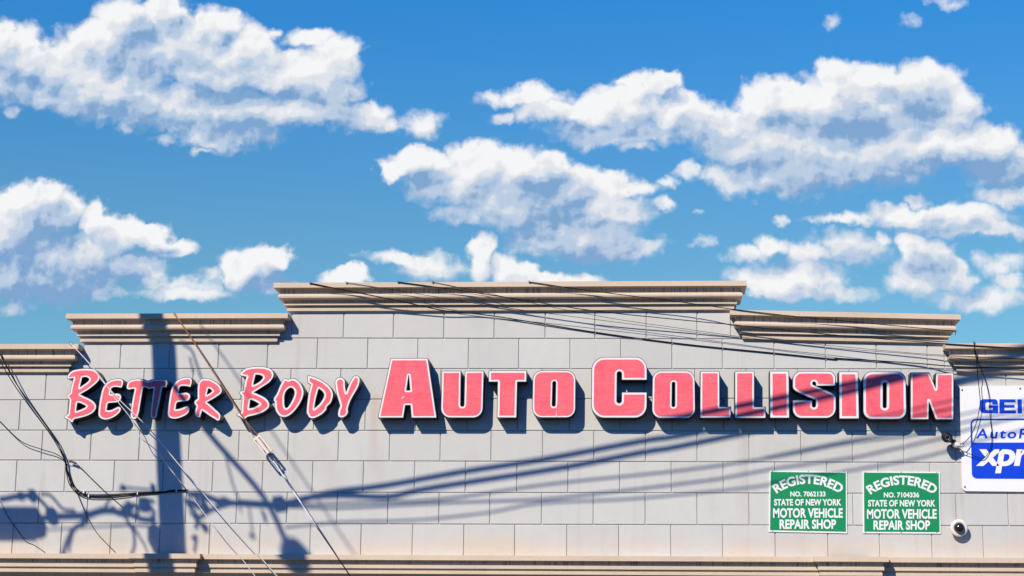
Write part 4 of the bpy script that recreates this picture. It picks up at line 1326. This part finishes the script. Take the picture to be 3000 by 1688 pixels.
# slack loops, ties and drop wires round the pole
LOOPS = [
    ([(0, 1464), (30, 1459), (66, 1452), (101, 1457)], .028), ([(60, 1450), (62, 1458)], .05), ([(92, 1447), (100, 1460)], .06),
    ([(105, 1452), (130, 1478), (150, 1500)], .02), ([(120, 1448), (145, 1450), (165, 1470), (185, 1492), (220, 1496)], .016),
    ([(120, 1520), (152, 1515), (165, 1512)], .03), ([(150, 1500), (156, 1526)], .07), ([(152, 1517), (175, 1514), (250, 1511), (275, 1504), (300, 1497), (334, 1498), (355, 1505), (375, 1508)], .034),
    ([(252, 1497), (254, 1530)], .03), ([(297, 1503), (302, 1490)], .03), ([(305, 1490), (322, 1462)], .014), ([(330, 1488), (334, 1500)], .03),
    ([(250, 1520), (240, 1535), (217, 1550), (198, 1585), (183, 1628)], .026), ([(217, 1550), (206, 1595), (203, 1620)], .014),
    ([(340, 1508), (368, 1490), (395, 1480), (405, 1500), (385, 1512), (365, 1500), (390, 1490)], .022), ([(360, 1490), (380, 1506), (400, 1516), (420, 1522), (455, 1525)], .028),
    ([(362, 1500), (372, 1492), (384, 1478)], .05), ([(420, 1470), (440, 1485), (452, 1505), (440, 1520), (425, 1525)], .022), ([(410, 1470), (430, 1466), (452, 1470)], .022),
    ([(368, 1515), (380, 1540), (392, 1560), (394, 1600), (385, 1625)], .018), ([(392, 1545), (410, 1575), (425, 1600), (432, 1622)], .013), ([(330, 1543), (370, 1540), (432, 1541)], .012),
    ([(349, 1438), (362, 1430), (378, 1430), (410, 1433), (455, 1437)], .013), ([(357, 1426), (366, 1432)], .03), ([(447, 1422), (452, 1445)], .03),
    ([(550, 1450), (575, 1447), (600, 1452), (640, 1467), (680, 1473), (718, 1476)], .028), ([(560, 1446), (580, 1462), (570, 1482), (600, 1480), (590, 1466), (612, 1460)], .022),
    ([(620, 1458), (640, 1474), (655, 1462), (690, 1478)], .024), ([(582, 1520), (613, 1498), (652, 1483), (700, 1472)], .022), ([(552, 1480), (570, 1500), (579, 1520), (574, 1548)], .022),
    ([(556, 1500), (582, 1530), (600, 1546), (604, 1560)], .016), ([(562, 1580), (575, 1572), (574, 1592), (570, 1618)], .018), ([(595, 1540), (606, 1552)], .035),
    ([(700, 1474), (760, 1478), (805, 1480), (836, 1476)], .034), ([(806, 1480), (833, 1476)], .075), ([(545, 1468), (565, 1474), (590, 1488), (610, 1482)], .03),
    ([(536, 1010), (560, 1025), (574, 1060), (590, 1110)], .014), ([(556, 1048), (566, 1090)], .012)]
loop_mb = MB()
for pts, r in LOOPS:
    s_ = SP + random.uniform(-0.25, 0.45)
    loop_mb.tube(spline([cast(u, v, s_) for u, v in pts], 5), r, 7)
o = loop_mb.make('slack_wiring', 'cable', pole, True); o['kind'] = 'stuff'

OG = 'overhead telephone cables above the street'
for pts, s, r, label in (
    ([(836, 1474), (880, 1466), (932, 1452), (1000, 1438.5), (1128, 1423), (1361, 1382), (1590, 1347), (1893, 1291), (2000, 1275.5), (2400, 1198), (2800, 1115), (3000, 1072), (3500, 960)], (5.0, 5.3), 0.028, 'upper thick telephone cable running from the pole above the street'),
    ([(836, 1478), (900, 1459), (1000, 1452), (1136, 1456), (1217, 1438.5), (1361, 1415), (1660, 1368.6), (1893, 1324), (2000, 1306.5), (2400, 1223), (2650, 1163), (2800, 1126), (3000, 1080), (3500, 962)], (5.0, 5.3), 0.028, 'lower thick telephone cable running from the pole above the street'),
    ([(836, 1480), (1000, 1475), (1287, 1463.7), (1505, 1432.7), (1660, 1413), (2000, 1378), (2248, 1343), (2497, 1297), (2660, 1277), (2815, 1246), (3000, 1206), (3400, 1120)], (5.0, 5.4), 0.012, 'thin overhead telephone cable highest of three'),
    ([(836, 1486), (1000, 1489), (1287, 1475), (1427, 1469.5), (1582, 1463.7), (1737, 1448), (2000, 1417), (2116, 1401.6), (2268, 1374.5), (2497, 1341.5), (2574, 1326), (2765, 1283), (3000, 1224), (3400, 1130)], (5.0, 5.4), 0.012, 'thin overhead telephone cable in the middle of three'),
    ([(836, 1545), (1000, 1530), (1217, 1524), (1427, 1503), (1582, 1475), (1850, 1462), (2124, 1436.6), (2252, 1421), (2485, 1380), (2652, 1351), (2792, 1318), (2854, 1301), (3000, 1266), (3400, 1170)], (5.3, 5.2), 0.011, 'thin overhead telephone cable lowest of three'),
    ([(2240, 1341), (2490, 1290), (2640, 1262), (2815, 1222), (3000, 1180), (3400, 1085)], (5.4, 5.4), 0.009, 'slender overhead wire beside the thin telephone cables')):
    ss = np.linspace(s[0], s[1], len(pts))
    P = spline([cast(u, v, q) for (u, v), q in zip(pts, ss)], 4)
    wire('overhead_cable', P, r, 'cable', label, 'cable', OG)
P = spline([cast(610, 985, 5.4), cast(699, 1110, 6.1), cast(800, 1270, 6.9), cast(951, 1495, 7.8), cast(1043, 1631, 8.4)], 4)
wire('span_wire', P, 0.010, 'cable', 'thin span wire from the pole out over the road', 'wire')
P = spline([cast(-300, 1586, 5.4), cast(0, 1570, 5.6), cast(150, 1552, 5.8), cast(390, 1537, 6.0)], 4)
wire('overhead_cable', P, 0.010, 'cable', 'thin overhead telephone cable left of the pole', 'cable', OG)
